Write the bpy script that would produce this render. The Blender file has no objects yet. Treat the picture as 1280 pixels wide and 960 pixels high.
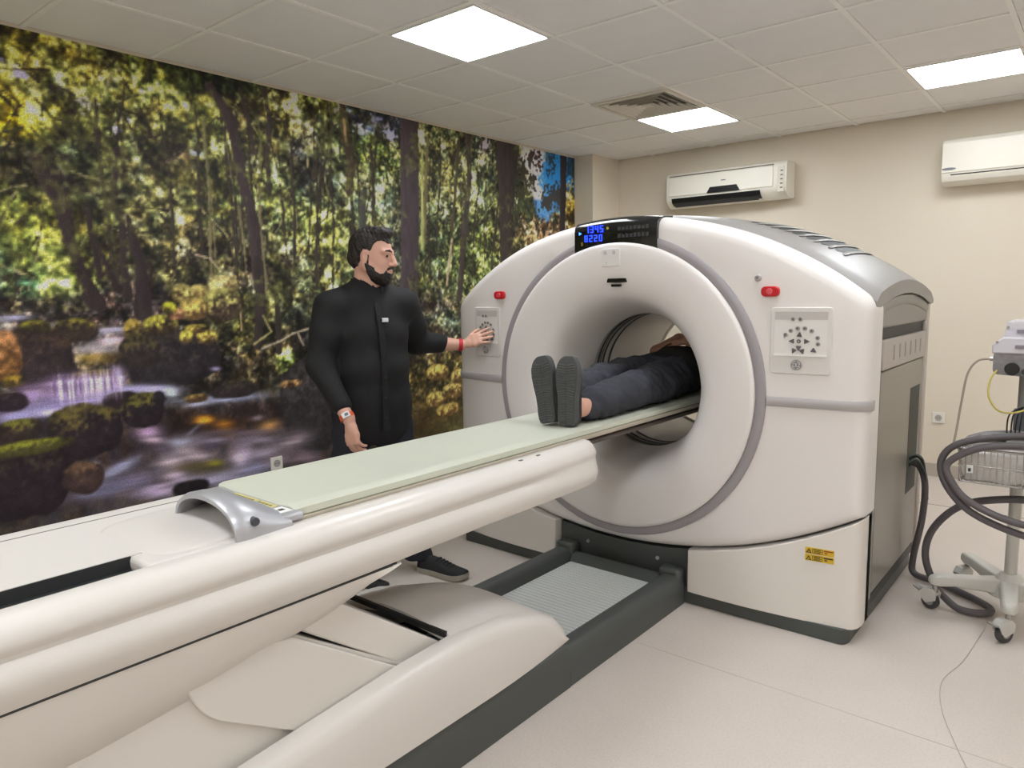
import bpy, bmesh, math, random
import numpy as np
from mathutils import Vector, Matrix

random.seed(7)
scene = bpy.context.scene
COL = scene.collection

# ------------------------------------------------------------------ camera
FPX, YAW, PITCH, ROLL, EYE = 903.83, 0.694, -0.1237, -0.015, 1.45
CEIL = 2.73
cam_d = bpy.data.cameras.new('camera')
cam = bpy.data.objects.new('camera', cam_d)
COL.objects.link(cam)
scene.camera = cam
cam_d.sensor_fit = 'HORIZONTAL'
cam_d.sensor_width = 36.0
cam_d.lens = FPX / 1280 * 36.0
cam_d.clip_start = 0.05
fw = Vector((-math.sin(YAW) * math.cos(PITCH), math.cos(YAW) * math.cos(PITCH), math.sin(PITCH)))
rt0 = Vector((math.cos(YAW), math.sin(YAW), 0))
up0 = rt0.cross(fw)
rt = rt0 * math.cos(ROLL) + up0 * math.sin(ROLL)
up = up0 * math.cos(ROLL) - rt0 * math.sin(ROLL)
m = Matrix((rt, up, -fw)).transposed().to_4x4()
m.translation = (0, 0, EYE)
cam.matrix_world = m

# ------------------------------------------------------------------ world, exposure
world = bpy.data.worlds.new('world')
scene.world = world
world.use_nodes = True
world.node_tree.nodes['Background'].inputs[0].default_value = (0.9, 0.93, 1.0, 1)
world.node_tree.nodes['Background'].inputs[1].default_value = 0.3
vs = scene.view_settings
vs.view_transform = 'Standard'
vs.look = 'None'
vs.gamma = 1.0
vs.use_curve_mapping = False
vs.exposure = 1.02
PANEL_POWER = 9.0          # emission strength of the ceiling light panels

# ------------------------------------------------------------------ materials
def s2l(c):
    c = c / 255.0
    return c / 12.92 if c <= 0.04045 else ((c + 0.055) / 1.055) ** 2.4
def lin(r, g, b):
    return (s2l(r), s2l(g), s2l(b), 1.0)
MATS = {}
def mat(name, rgb, rough=0.5, metal=0.0, var=0.06, scale=6.0, bump=0.0, bscale=60.0, spec=0.5, coat=0.0, alpha=1.0, trans=0.0):
    if name in MATS:
        return MATS[name]
    mt = bpy.data.materials.new(name)
    mt.use_nodes = True
    nt = mt.node_tree
    p = nt.nodes['Principled BSDF']
    base = lin(*rgb)
    tc = nt.nodes.new('ShaderNodeTexCoord')
    nz = nt.nodes.new('ShaderNodeTexNoise')
    nz.inputs['Scale'].default_value = scale
    nz.inputs['Detail'].default_value = 3.0
    nt.links.new(tc.outputs['Object'], nz.inputs['Vector'])
    mx = nt.nodes.new('ShaderNodeMix')
    mx.data_type = 'RGBA'
    mx.inputs[6].default_value = tuple(c * (1 - var) for c in base[:3]) + (1,)
    mx.inputs[7].default_value = tuple(min(1, c * (1 + var)) for c in base[:3]) + (1,)
    nt.links.new(nz.outputs['Fac'], mx.inputs[0])
    nt.links.new(mx.outputs[2], p.inputs['Base Color'])
    p.inputs['Roughness'].default_value = rough
    p.inputs['Metallic'].default_value = metal
    p.inputs['Specular IOR Level'].default_value = spec
    p.inputs['Coat Weight'].default_value = coat
    p.inputs['Alpha'].default_value = alpha
    p.inputs['Transmission Weight'].default_value = trans
    if bump:
        n2 = nt.nodes.new('ShaderNodeTexNoise')
        n2.inputs['Scale'].default_value = bscale
        n2.inputs['Detail'].default_value = 4.0
        nt.links.new(tc.outputs['Object'], n2.inputs['Vector'])
        bp = nt.nodes.new('ShaderNodeBump')
        bp.inputs['Strength'].default_value = bump
        bp.inputs['Distance'].default_value = 0.01
        nt.links.new(n2.outputs['Fac'], bp.inputs['Height'])
        nt.links.new(bp.outputs['Normal'], p.inputs['Normal'])
    MATS[name] = mt
    return mt
def glow(name, rgb, strength):
    if name in MATS:
        return MATS[name]
    mt = bpy.data.materials.new(name)
    mt.use_nodes = True
    p = mt.node_tree.nodes['Principled BSDF']
    p.inputs['Base Color'].default_value = lin(*rgb)
    p.inputs['Emission Color'].default_value = lin(*rgb)
    p.inputs['Emission Strength'].default_value = strength
    MATS[name] = mt
    return mt

# ------------------------------------------------------------------ mesh helpers
ORI = {}
def thing(name, label, cat, loc=(0, 0, 0), group=None, kind=None):
    o = bpy.data.objects.new(name, None)
    COL.objects.link(o)
    o.location = loc
    o.empty_display_size = 0.1
    o['label'] = label
    o['category'] = cat
    if group: o['group'] = group
    if kind: o['kind'] = kind
    ORI[o.name] = Vector(loc)
    return o
def tag(o, label, cat, group=None, kind=None):
    if label: o['label'] = label
    if cat: o['category'] = cat
    if group: o['group'] = group
    if kind: o['kind'] = kind
    return o
def catmull(pts, n=8):
    P = [Vector(p) for p in pts]
    out = []
    for i in range(len(P) - 1):
        p0 = P[max(i - 1, 0)]; p1 = P[i]; p2 = P[i + 1]; p3 = P[min(i + 2, len(P) - 1)]
        for k in range(n):
            t = k / n
            out.append(0.5 * ((2 * p1) + (p2 - p0) * t + (2 * p0 - 5 * p1 + 4 * p2 - p3) * t * t + (3 * p1 - p0 - 3 * p2 + p3) * t ** 3))
    out.append(P[-1])
    return out
class MB:
    def __init__(self):
        self.v = []
        self.f = []
    def add(self, vs, fs):
        o = len(self.v)
        self.v += [tuple(v) for v in vs]
        self.f += [tuple(i + o for i in f) for f in fs]
        return self
    def box(self, x0, x1, y0, y1, z0, z1):
        v = [(x, y, z) for z in (z0, z1) for y in (y0, y1) for x in (x0, x1)]
        return self.add(v, [(0, 2, 3, 1), (4, 5, 7, 6), (0, 1, 5, 4), (2, 6, 7, 3), (0, 4, 6, 2), (1, 3, 7, 5)])
    def loft(self, rings, closed=True, cap=True):
        n = len(rings[0])
        vs = [p for r in rings for p in r]
        fs = []
        for i in range(len(rings) - 1):
            for j in range(n if closed else n - 1):
                k = (j + 1) % n
                fs.append((i * n + j, i * n + k, (i + 1) * n + k, (i + 1) * n + j))
        if cap and closed:
            fs.append(tuple(range(n - 1, -1, -1)))
            fs.append(tuple((len(rings) - 1) * n + j for j in range(n)))
        return self.add(vs, fs)
    def prism(self, poly, axis, a, b):
        # poly in the plane of the two other axes (x,z for axis y; y,z for axis x; x,y for axis z)
        def p3(p, t):
            if axis == 'y': return (p[0], t, p[1])
            if axis == 'x': return (t, p[0], p[1])
            return (p[0], p[1], t)
        return self.loft([[p3(p, a) for p in poly], [p3(p, b) for p in poly]])
    def tube(self, path, r, n=10, smooth=0, cap=True):
        P = catmull(path, smooth) if smooth else [Vector(p) for p in path]
        R = r if isinstance(r, (list, tuple)) else None
        rings = []
        prev = None
        for i, p in enumerate(P):
            t = (P[min(i + 1, len(P) - 1)] - P[max(i - 1, 0)]).normalized()
            if prev is None:
                a = Vector((0, 0, 1)) if abs(t.z) < 0.9 else Vector((1, 0, 0))
                u = t.cross(a).normalized()
            else:
                u = (prev - t * prev.dot(t)).normalized()
            prev = u
            w = t.cross(u)
            if R:
                f = i / (len(P) - 1) * (len(R) - 1)
                k = min(int(f), len(R) - 2)
                rr = R[k] + (R[k + 1] - R[k]) * (f - k)
            else:
                rr = r
            rings.append([p + (u * math.cos(2 * math.pi * j / n) + w * math.sin(2 * math.pi * j / n)) * rr for j in range(n)])
        return self.loft(rings, True, cap)
    def lathe_y(self, prof, cx, cz, n=96, closed_prof=False):
        # prof: (radius, y) pairs revolved about the horizontal axis x=cx, z=cz
        rings = [[(cx + r * math.cos(2 * math.pi * j / n), y, cz + r * math.sin(2 * math.pi * j / n)) for j in range(n)] for r, y in prof]
        if closed_prof: rings.append(rings[0])
        return self.loft(rings, True, False)
    def disc_y(self, cx, cz, r, y0, y1, n=20, sx=1.0):
        poly = [(cx + sx * r * math.cos(2 * math.pi * j / n), cz + r * math.sin(2 * math.pi * j / n)) for j in range(n)]
        return self.prism(poly, 'y', y0, y1)
    def map(self, fn):
        self.v = [tuple(fn(Vector(v))) for v in self.v]
        return self
    def build(self, name, mt, parent=None, loc=None, smooth=40, bevel=0.0, seg=2, solid=0.0, subsurf=0, fixn=True):
        o0 = ORI[parent.name] if parent else Vector(loc or (0, 0, 0))
        me = bpy.data.meshes.new(name)
        me.from_pydata([tuple(Vector(v) - o0) for v in self.v], [], self.f)
        if fixn:
            bm = bmesh.new()
            bm.from_mesh(me)
            bmesh.ops.recalc_face_normals(bm, faces=bm.faces)
            bm.to_mesh(me)
            bm.free()
        me.materials.append(mt)
        if smooth:
            me.shade_smooth()
            me.set_sharp_from_angle(angle=math.radians(smooth))
        o = bpy.data.objects.new(name, me)
        COL.objects.link(o)
        if parent:
            o.parent = parent
        else:
            o.location = o0
        ORI[o.name] = o0
        if solid:
            md = o.modifiers.new('solid', 'SOLIDIFY'); md.thickness = solid; md.offset = 0
        if bevel:
            md = o.modifiers.new('bevel', 'BEVEL'); md.width = bevel; md.segments = seg
            md.limit_method = 'ANGLE'; md.angle_limit = math.radians(35); md.harden_normals = False
        if subsurf:
            md = o.modifiers.new('sub', 'SUBSURF'); md.levels = subsurf; md.render_levels = subsurf
        return o
def part(name, mt, parent, fn, **k):
    b = MB()
    fn(b)
    return b.build(name, mt, parent, **k)
def BOX(name, mt, parent, *a, **k):
    k.setdefault('bevel', 0.004)
    return MB().box(*a).build(name, mt, parent, **k)
def copy_tree(o, parent=None, dloc=(0, 0, 0)):
    c = o.copy()
    COL.objects.link(c)
    c.parent = parent
    if parent is None:
        c.location = o.location + Vector(dloc)
        ORI[c.name] = Vector(c.location)
    for ch in list(o.children):
        copy_tree(ch, c)
    return c

# ------------------------------------------------------------------ the room
XL, XR, YB, YF = -4.05, 2.75, 6.30, -2.7
W = mat('wall_paint', (228, 217, 199), 0.85, var=0.02, bump=0.08, bscale=90)
FL = mat('vinyl_floor', (208, 197, 188), 0.42, var=0.05, scale=3)
nt = FL.node_tree                                     # fine speckle of the vinyl
tcn = nt.nodes.new('ShaderNodeTexCoord')
sp = nt.nodes.new('ShaderNodeTexNoise'); sp.inputs['Scale'].default_value = 120; sp.inputs['Detail'].default_value = 2
rp = nt.nodes.new('ShaderNodeValToRGB')
rp.color_ramp.elements[0].position = 0.36; rp.color_ramp.elements[0].color = (0.94, 0.93, 0.92, 1)
rp.color_ramp.elements[1].position = 0.50; rp.color_ramp.elements[1].color = (1, 1, 1, 1)
ml = nt.nodes.new('ShaderNodeMix'); ml.data_type = 'RGBA'; ml.blend_type = 'MULTIPLY'; ml.inputs[0].default_value = 1
old = nt.nodes['Principled BSDF'].inputs['Base Color'].links[0].from_socket
nt.links.new(tcn.outputs['Object'], sp.inputs['Vector']); nt.links.new(sp.outputs['Fac'], rp.inputs['Fac'])
nt.links.new(old, ml.inputs[6]); nt.links.new(rp.outputs['Color'], ml.inputs[7])
nt.links.new(ml.outputs[2], nt.nodes['Principled BSDF'].inputs['Base Color'])
CT = mat('ceiling_tile', (242, 239, 237), 0.92, var=0.03, bump=0.12, bscale=140)
TB = mat('ceiling_grid', (250, 247, 243), 0.55, var=0.02)
def structure(name, b, mt, label=None, **k):
    k.setdefault('smooth', 0)
    o = b.build(name, mt, None, **k)
    o['kind'] = 'structure'
    if label: o['label'] = label
    return o
floor = structure('floor', MB().box(XL - .1, XR + .1, YF - .1, YB + .1, -0.06, 0), FL, 'beige speckled vinyl floor of the scanner room')
floor['category'] = 'floor'
wl = structure('wall_left', MB().box(XL - .1, XL, YF, YB, 0, CEIL + .12), W, 'left wall that carries the forest mural')
wb = structure('wall_back', MB().box(XL - .1, XR + .1, YB, YB + .1, 0, CEIL + .12), W, 'cream painted back wall with two air conditioners')
wr = structure('wall_right', MB().box(XR, XR + .1, YF, YB, 0, CEIL + .12), W, 'cream painted right wall')
wf = structure('wall_front', MB().box(XL - .1, XR + .1, YF - .1, YF, 0, CEIL + .12), W, 'cream painted front wall')
pil = structure('wall_pilaster', MB().box(XL, -3.84, 5.84, YB, 0, CEIL + .05), W, 'cream pilaster in the corner beside the mural')
for o, c in ((wl, 'wall'), (wb, 'wall'), (wr, 'wall'), (wf, 'wall'), (pil, 'pilaster')): o['category'] = c
BBM = mat('baseboard_vinyl', (186, 176, 164), 0.5, var=0.03)
bb = structure('baseboard_back', MB().box(-3.84, XR, YB - .012, YB, 0, 0.10), BBM, 'grey beige skirting along the back wall')
bb['category'] = 'skirting'
seam = mat('floor_seam', (120, 112, 102), 0.6)
MB().box(-3.8, XR, 5.44, 5.447, 0.0, 0.0012).build('weld_seam', seam, floor, smooth=0)
MB().box(-1.44, XR, 2.52, 2.523, 0.0, 0.0008).build('weld_seam', mat('floor_seam_faint', (192, 182, 170), 0.6), floor, smooth=0)

# ceiling: slab, grid bars and separate tiles on a 0.6 m module
ceil = structure('ceiling', MB().box(XL - .1, XR + .1, YF - .1, YB + .1, CEIL + .03, CEIL + .12), CT, 'suspended ceiling of square grey white tiles')
ceil['category'] = 'ceiling'
GX, GY = -2.863, 4.897
LIGHTS = {(0, 0), (3, 0), (0, -4), (3, -4), (6, 0), (6, -4), (0, -8), (3, -8), (6, -8), (0, -12), (3, -12), (6, -12)}  # last three are unseen panels added to brighten the scanner front
VENT = (0, -1)
xs = [GX + .6 * i for i in range(-1, 10)]
ys = [GY + .6 * j for j in range(-13, 3)]
xs = [XL] + [x for x in xs if XL + .02 < x < XR - .02] + [XR]
ys = [YF] + [y for y in ys if YF + .02 < y < YB - .02] + [YB]
for x in xs[1:-1]:
    MB().box(x - .012, x + .012, YF, YB, CEIL - .001, CEIL + .03).build('grid_bar', TB, ceil, smooth=0)
for y in ys[1:-1]:
    MB().box(XL, XR, y - .012, y + .012, CEIL - .0005, CEIL + .0305).build('grid_bar', TB, ceil, smooth=0)
tile_me = {}
for i in range(len(xs) - 1):
    for j in range(len(ys) - 1):
        gi, gj = round((xs[i] - GX) / .6), round((ys[j] - GY) / .6)
        full = abs(xs[i + 1] - xs[i] - .6) < .01 and abs(ys[j + 1] - ys[j] - .6) < .01
        if full and ((gi, gj) in LIGHTS or (gi, gj) == VENT):
            continue
        wx, wy = xs[i + 1] - xs[i] - .0275, ys[j + 1] - ys[j] - .0275
        key = (round(wx, 3), round(wy, 3))
        if wx < .03 or wy < .03: continue
        if key not in tile_me:
            o = MB().box(-wx / 2, wx / 2, -wy / 2, wy / 2, .005, .025).build('ceiling_tile', CT, None, smooth=0)
            tile_me[key] = o.data
        else:
            o = bpy.data.objects.new('ceiling_tile', tile_me[key])
            COL.objects.link(o)
        o.parent = ceil
        o.location = ((xs[i] + xs[i + 1]) / 2, (ys[j] + ys[j + 1]) / 2, CEIL)

# recessed light panels
LED = glow('led_panel', (241, 247, 252), PANEL_POWER)
LFR = mat('light_frame', (236, 234, 230), 0.4)
lab = {(0, -4): 'bright square ceiling light nearest the mural, above the standing man', (0, 0): 'bright square ceiling light beside the air vent',
       (3, 0): 'bright square ceiling light at the right edge, above the white air conditioner'}
for (i, j) in sorted(LIGHTS):
    x0, y0 = GX + .6 * i, GY + .6 * j
    if y0 < YF or x0 + .6 > XR: continue
    t = thing('ceiling_light', lab.get((i, j), 'unseen square ceiling light outside the view'), 'ceiling light', (x0 + .3, y0 + .3, CEIL - .004), 'square led ceiling lights')
    b = MB()
    for (a0, a1, c0, c1) in ((.0125, .5875, .0125, .026), (.0125, .5875, .574, .5875), (.0125, .026, .026, .574), (.574, .5875, .026, .574)):
        b.box(x0 + a0, x0 + a1, y0 + c0, y0 + c1, CEIL - .006, CEIL + .02)
    b.build('frame', LFR, t, smooth=0)
    MB().box(x0 + .026, x0 + .574, y0 + .026, y0 + .574, CEIL - .001, CEIL + .012).build('diffuser', LED, t, smooth=0)

# four-way air diffuser
vx, vy = GX + .3, GY - .3
vent = thing('ceiling_vent', 'square four way air vent with sloping louvres set in the ceiling', 'air vent', (vx, vy, CEIL))
VM = mat('vent_metal', (222, 214, 202), 0.5)
VD = mat('vent_dark', (52, 49, 46), 0.8)
b = MB()
o_, i_ = .2875, .255
for (a0, a1, c0, c1) in ((-o_, o_, -o_, -i_), (-o_, o_, i_, o_), (-o_, -i_, -i_, i_), (i_, o_, -i_, i_)):
    b.box(vx + a0, vx + a1, vy + c0, vy + c1, CEIL - .012, CEIL + .01)
b.build('frame', VM, vent, smooth=0)
MB().box(vx - .255, vx + .255, vy - .255, vy + .255, CEIL + .022, CEIL + .028).build('plenum', VD, vent, smooth=0)
for k in range(5):
    r1, r0 = .245 - k * .045, .215 - k * .045
    def sq(r, z): return [(vx - r, vy - r, z), (vx + r, vy - r, z), (vx + r, vy + r, z), (vx - r, vy + r, z)]
    b = MB()
    b.loft([sq(r1, CEIL - .012), sq(r0, CEIL + .018), sq(r0 - .002, CEIL + .018), sq(r1 - .006, CEIL - .012), sq(r1, CEIL - .012)], True, False)
    b.build('louvre', VM, vent, smooth=0)
MB().box(vx - .03, vx + .03, vy - .03, vy + .03, CEIL - .012, CEIL + .016).build('centre_plate', VM, vent, smooth=0)

# air conditioners
ACM = mat('ac_plastic', (238, 233, 220), 0.35, var=0.02)
ACS = mat('ac_side', (226, 220, 204), 0.4, var=0.02)
BLK = mat('black_plastic', (22, 22, 24), 0.35)
def ac_profile(y0, z0, z1, d):   # side outline, y outwards from wall
    return [(y0, z0 + .01), (y0 - d * .55, z0), (y0 - d * .9, z0 + .05), (y0 - d, z0 + .085), (y0 - d, z1 - .04), (y0 - d * .93, z1 - .012), (y0 - d * .8, z1), (y0, z1)]
ac = thing('air_conditioner', 'cream wall air conditioner with black louvre slot, above the scanner top', 'air conditioner', (-2.67, YB, 2.2))
x0, x1, z0, z1, d = -3.22, -2.13, 2.20, 2.505, .2
MB().prism(ac_profile(YB, z0, z1, d), 'x', x0, x1).build('housing', ACM, ac, bevel=.008)
MB().box(x0 + .035, x1 - .11, YB - d - .008, YB - d + .01, z0 + .1, z1 - .035).build('front_panel', ACM, ac, bevel=.006)
MB().box(x0 + .04, x1 - .11, YB - d - .003, YB - d + .01, z1 - .031, z1 - .024).build('panel_gap', mat('gap_grey', (120, 112, 102), .7), ac, smooth=0)
MB().box(x1 - .075, x1 - .02, YB - d - .006, YB - d + .01, z0 + .05, z1 - .05).build('end_grille', ACS, ac, bevel=.004)
for k in range(5):
    MB().box(x1 - .05, x1 - .03, YB - d - .009, YB - d, z0 + .08 + k * .034, z0 + .09 + k * .034).build('grille_slat', mat('gap_grey', (120, 112, 102), .7), ac, smooth=0)
MB().prism([(YB - d * .72, z0 + .018), (YB - d * .90 - .012, z0 + .045), (YB - d - .004, z0 + .083), (YB - d * .8, z0 + .07)], 'x', x0 + .06, x1 - .22).build('outlet', BLK, ac, smooth=0)
MB().prism([(x0 + .40, z0 + .10), (x0 + .70, z0 + .10), (x0 + .67, z0 + .15), (x0 + .43, z0 + .15)], 'y', YB - d - .013, YB - d).build('display_window', BLK, ac, smooth=0)
MB().box(x0 + .53, x0 + .57, YB - d - .010, YB - d, z0 + .195, z0 + .203).build('maker_mark', mat('mark_grey', (120, 120, 124), .5), ac, smooth=0)
MB().prism([(YB - d * .80, z0 + .012), (YB - d * .93, z0 + .038), (YB - d * .93 + .006, z0 + .034), (YB - d * .80 + .006, z0 + .008)], 'x', x0 + .08, x1 - .24).build('louvre', mat('ac_louvre', (60, 60, 62), .4), ac, smooth=0)
ac = thing('air_conditioner', 'plain white wall air conditioner at the right edge of the room', 'air conditioner', (-.55, YB, 2.18))
x0, x1, z0, z1, d = -1.03, -.08, 2.185, 2.50, .2
MB().prism([(YB, z0), (YB - d * .6, z0), (YB - d * .85, z0 + .02), (YB - d, z0 + .075), (YB - d * .97, z1 - .03), (YB - d * .85, z1), (YB, z1)], 'x', x0, x1).build('housing', ACM, ac, bevel=.008)
MB().prism([(YB - d - .008, z0 + .08), (YB - d * .97 - .01, z1 - .03), (YB - d * .97, z1 - .028), (YB - d + .004, z0 + .08)], 'x', x0 + .004, x1 - .004).build('front_panel', ACM, ac, bevel=.003)
MB().prism([(YB - d * .86, z0 + .03), (YB - d * .985, z0 + .068), (YB - d * .8, z0 + .07)], 'x', x0 + .06, x1 - .06).build('outlet', BLK, ac, smooth=0)
MB().prism([(YB - d * .88, z0 + .022), (YB - d * .965, z0 + .05), (YB - d * .965 + .006, z0 + .046), (YB - d * .88 + .006, z0 + .018)], 'x', x0 + .05, x1 - .05).build('louvre', ACM, ac, smooth=0)
MB().prism([(x0 + .05 + .045 * math.cos(a * .524), z0 + .105 + .009 * math.sin(a * .524)) for a in range(12)], 'y', YB - d - .012, YB - d).build('maker_mark', mat('mark_grey', (120, 120, 124), .5), ac, smooth=0)

# wall sockets
SOC = mat('socket_plastic', (232, 228, 220), .4)
def socket(label, loc, axis):
    t = thing('wall_socket', label, 'socket', loc, 'wall sockets')
    x, y, z = loc
    if axis == 'x':
        MB().box(x, x + .012, y - .042, y + .042, z - .042, z + .042).build('plate', SOC, t, bevel=.004)
        MB().add([], []).prism([(y + .024 * math.cos(a * .3927), z + .024 * math.sin(a * .3927)) for a in range(16)], 'x', x + .010, x + .0145).build('well', mat('socket_well', (176, 172, 166), .5), t)
        for s in (-1, 1):
            MB().prism([(y + s * .009 + .003 * math.cos(a * .785), z + .003 * math.sin(a * .785)) for a in range(8)], 'x', x + .013, x + .016).build('pin_hole', BLK, t, smooth=0)
    else:
        MB().box(x - .042, x + .042, y - .012, y, z - .042, z + .042).build('plate', SOC, t, bevel=.004)
        MB().disc_y(x, z, .024, y - .0145, y - .010, 16).build('well', mat('socket_well', (176, 172, 166), .5), t)
        for s in (-1, 1):
            MB().disc_y(x + s * .009, z, .003, y - .016, y - .013, 8).build('pin_hole', BLK, t, smooth=0)
socket('white wall socket on the mural, just above the scanner table', (XL + .006, 2.50, .405), 'x')
socket('white wall socket low on the back wall beside the scanner', (-.985, YB, .46), 'y')

# ------------------------------------------------------------------ forest mural: a print on the left wall
# every entry is in wall metres (along the wall, height) with its half sizes and print colour
BL=[(1.4,2.66,0.316,0.225,115,110,62),(1.24,2.34,0.198,0.133,186,170,72),(1.2,2.26,0.091,0.059,188,168,36),(1.39,2.58,0.21,0.068,138,126,66),(1.2,2.61,0.096,0.072,108,104,46),(1.38,2.44,0.097,0.057,58,60,48),(1.29,2.09,0.238,0.06,72,70,52),(1.34,2.08,0.097,0.107,54,46,48),(1.49,2.21,0.11,0.059,62,66,52),(1.72,2.54,0.16,0.121,108,110,66),(1.62,2.28,0.117,0.12,118,116,72),(1.18,2.09,0.081,0.052,70,64,44),(1.24,1.74,0.114,0.114,190,194,92),(1.29,1.89,0.082,0.069,172,174,84),(1.4,1.53,0.101,0.068,190,200,110),(1.24,1.52,0.081,0.054,66,100,84),(1.13,1.65,0.077,0.104,58,72,58),(1.17,1.91,0.071,0.093,98,104,58),(1.11,1.44,0.113,0.056,52,46,42),(1.3,1.42,0.175,0.047,56,50,46),(1.76,1.93,0.141,0.21,122,116,82),(1.51,1.67,0.045,0.105,150,148,72),(1.65,1.64,0.201,0.167,72,64,56),(1.64,2.03,0.158,0.09,66,68,58),(1.59,1.8,0.047,0.09,110,112,66),(1.7,1.72,0.041,0.084,130,130,80),(1.83,2.02,0.17,0.254,120,118,84),(1.92,2.41,0.279,0.22,122,120,74),(2.08,2.57,0.184,0.13,126,126,72),(1.97,2.21,0.089,0.047,205,178,132),(2.07,2.13,0.084,0.053,188,178,110),(2.01,2.19,0.063,0.03,214,190,150),(2.15,2.01,0.211,0.198,122,126,74),(2.29,2.09,0.126,0.138,132,132,82),(2.16,2.69,0.132,0.061,40,48,34),(2.33,2.7,0.125,0.045,34,44,32),(1.89,2.64,0.128,0.083,108,112,56),(2.2,2.6,0.048,0.044,140,130,70),(2.56,2.61,0.218,0.141,98,92,58),(2.48,2.41,0.117,0.187,96,92,66),(2.69,2.54,0.171,0.116,112,110,62),(2.83,2.44,0.144,0.169,84,76,72),(2.89,2.2,0.16,0.101,100,106,100),(2.7,2.06,0.232,0.158,128,142,90),(2.99,1.9,0.18,0.157,190,192,96),(3.18,1.97,0.122,0.215,104,110,88),(2.96,2.69,0.124,0.09,118,118,58),(2.6,1.95,0.135,0.147,122,126,84),(3.01,2.44,0.089,0.154,84,90,70),(2.88,2.33,0.122,0.101,80,84,78),(3.42,2.62,0.245,0.108,74,76,98),(3.36,2.44,0.212,0.086,104,120,66),(3.52,2.31,0.179,0.156,130,136,84),(3.36,2.09,0.243,0.165,104,112,92),(3.26,2.22,0.208,0.108,110,116,92),(3.57,1.85,0.107,0.229,110,114,96),(4.0,2.53,0.204,0.142,142,142,100),(4.08,2.35,0.262,0.241,196,194,130),(3.98,1.93,0.24,0.205,118,130,92),(4.49,2.28,0.292,0.293,132,142,104),(4.5,1.83,0.295,0.182,176,192,106),(4.31,2.68,0.277,0.074,72,76,60),(4.1,1.63,0.196,0.149,104,120,82),(3.88,1.6,0.134,0.097,110,112,76),(4.62,2.61,0.2,0.154,100,104,84),(4.96,2.42,0.262,0.296,58,62,44),(4.89,1.98,0.195,0.203,72,74,58),(4.09,1.43,0.538,0.112,72,62,58),(4.47,1.57,0.295,0.105,120,130,80),(3.95,1.14,0.346,0.174,66,58,54),(4.08,1.25,0.179,0.05,100,110,90),(3.96,0.76,0.28,0.277,146,126,74),(4.15,0.61,0.185,0.195,150,132,80),(3.79,0.53,0.168,0.124,110,90,56),(5.47,2.22,0.198,0.144,88,82,60),(5.83,2.3,0.187,0.195,146,118,54),(5.35,2.05,0.314,0.1,158,128,102),(5.11,1.94,0.252,0.098,172,142,108),(5.76,2.44,0.184,0.059,150,130,90),(1.97,1.69,0.273,0.15,106,98,78),(1.87,1.82,0.174,0.086,124,118,86),(2.29,1.7,0.204,0.14,110,100,80),(2.72,1.66,0.201,0.202,108,104,80),(2.9,1.56,0.188,0.157,132,132,86),(2.59,1.41,0.285,0.15,86,86,60),(2.79,1.33,0.208,0.124,70,72,60),(1.8,1.47,0.129,0.104,62,54,52),(1.9,1.58,0.106,0.044,100,100,62),(2.47,1.26,0.22,0.099,92,90,54),(2.46,1.07,0.331,0.129,84,72,52),(2.71,1.2,0.143,0.123,66,54,54),(2.23,1.6,0.301,0.047,88,78,66),(2.63,1.03,0.07,0.056,136,152,66),(1.89,1.1,0.332,0.188,42,37,39),(2.2,1.09,0.08,0.066,40,36,38),(2.79,0.67,0.273,0.394,46,43,43),(2.29,0.98,0.313,0.068,60,54,46),(2.44,0.72,0.443,0.08,48,38,38),(2.17,0.75,0.403,0.067,50,38,38),(1.48,1.37,0.226,0.057,50,42,42),(1.75,1.34,0.126,0.069,58,48,46),(1.64,1.43,0.201,0.101,50,42,44),(1.4,0.86,0.525,0.411,58,50,54),(2.01,0.49,0.777,0.235,104,92,102),(1.23,0.56,0.386,0.282,40,32,36),(1.66,0.65,0.191,0.07,58,48,52),(2.82,0.23,0.382,0.328,70,60,66),(1.43,1.23,0.335,0.057,60,54,54)]
GAP=[(1.28,2.51,0.03,0.015,176,170,206),(1.57,2.43,0.038,0.024,204,198,208),(1.53,2.38,0.022,0.016,190,186,190),(1.75,2.39,0.037,0.02,206,204,210),(1.7,2.32,0.024,0.02,186,186,198),(2.13,2.27,0.038,0.018,176,180,200),(3.27,2.57,0.041,0.027,196,200,230),(3.56,2.59,0.037,0.033,176,176,222),(3.43,2.67,0.043,0.022,140,140,180),(3.12,2.69,0.026,0.031,190,175,185),(4.55,2.68,0.078,0.051,180,170,180),(1.2,2.56,0.019,0.018,110,105,130)]
SKY=[(5.19,2.59,0.184,0.261,214,205,206),(5.31,2.46,0.142,0.112,206,200,210),(5.13,2.67,0.113,0.082,216,208,208),(5.31,2.64,0.094,0.111,214,206,208),(5.5,2.46,0.198,0.244,62,132,204),(5.36,2.25,0.157,0.128,96,144,210),(5.6,2.6,0.253,0.173,52,126,200),(5.89,2.67,0.094,0.253,66,148,214),(5.26,2.34,0.094,0.063,206,200,214)]
DRK=[(5.24,2.66,0.081,0.062,54,40,44),(5.28,2.58,0.059,0.049,60,46,48),(5.16,2.45,0.057,0.041,58,46,46),(5.47,2.64,0.073,0.085,40,56,70),(5.8,2.66,0.092,0.103,38,58,72),(5.56,2.35,0.126,0.072,56,58,60),(5.43,2.28,0.098,0.071,60,60,58),(5.86,2.54,0.067,0.06,44,60,66),(5.07,2.5,0.089,0.095,50,48,40),(5.07,2.27,0.101,0.165,54,56,44),(5.13,2.17,0.091,0.097,50,56,46)]
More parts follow.
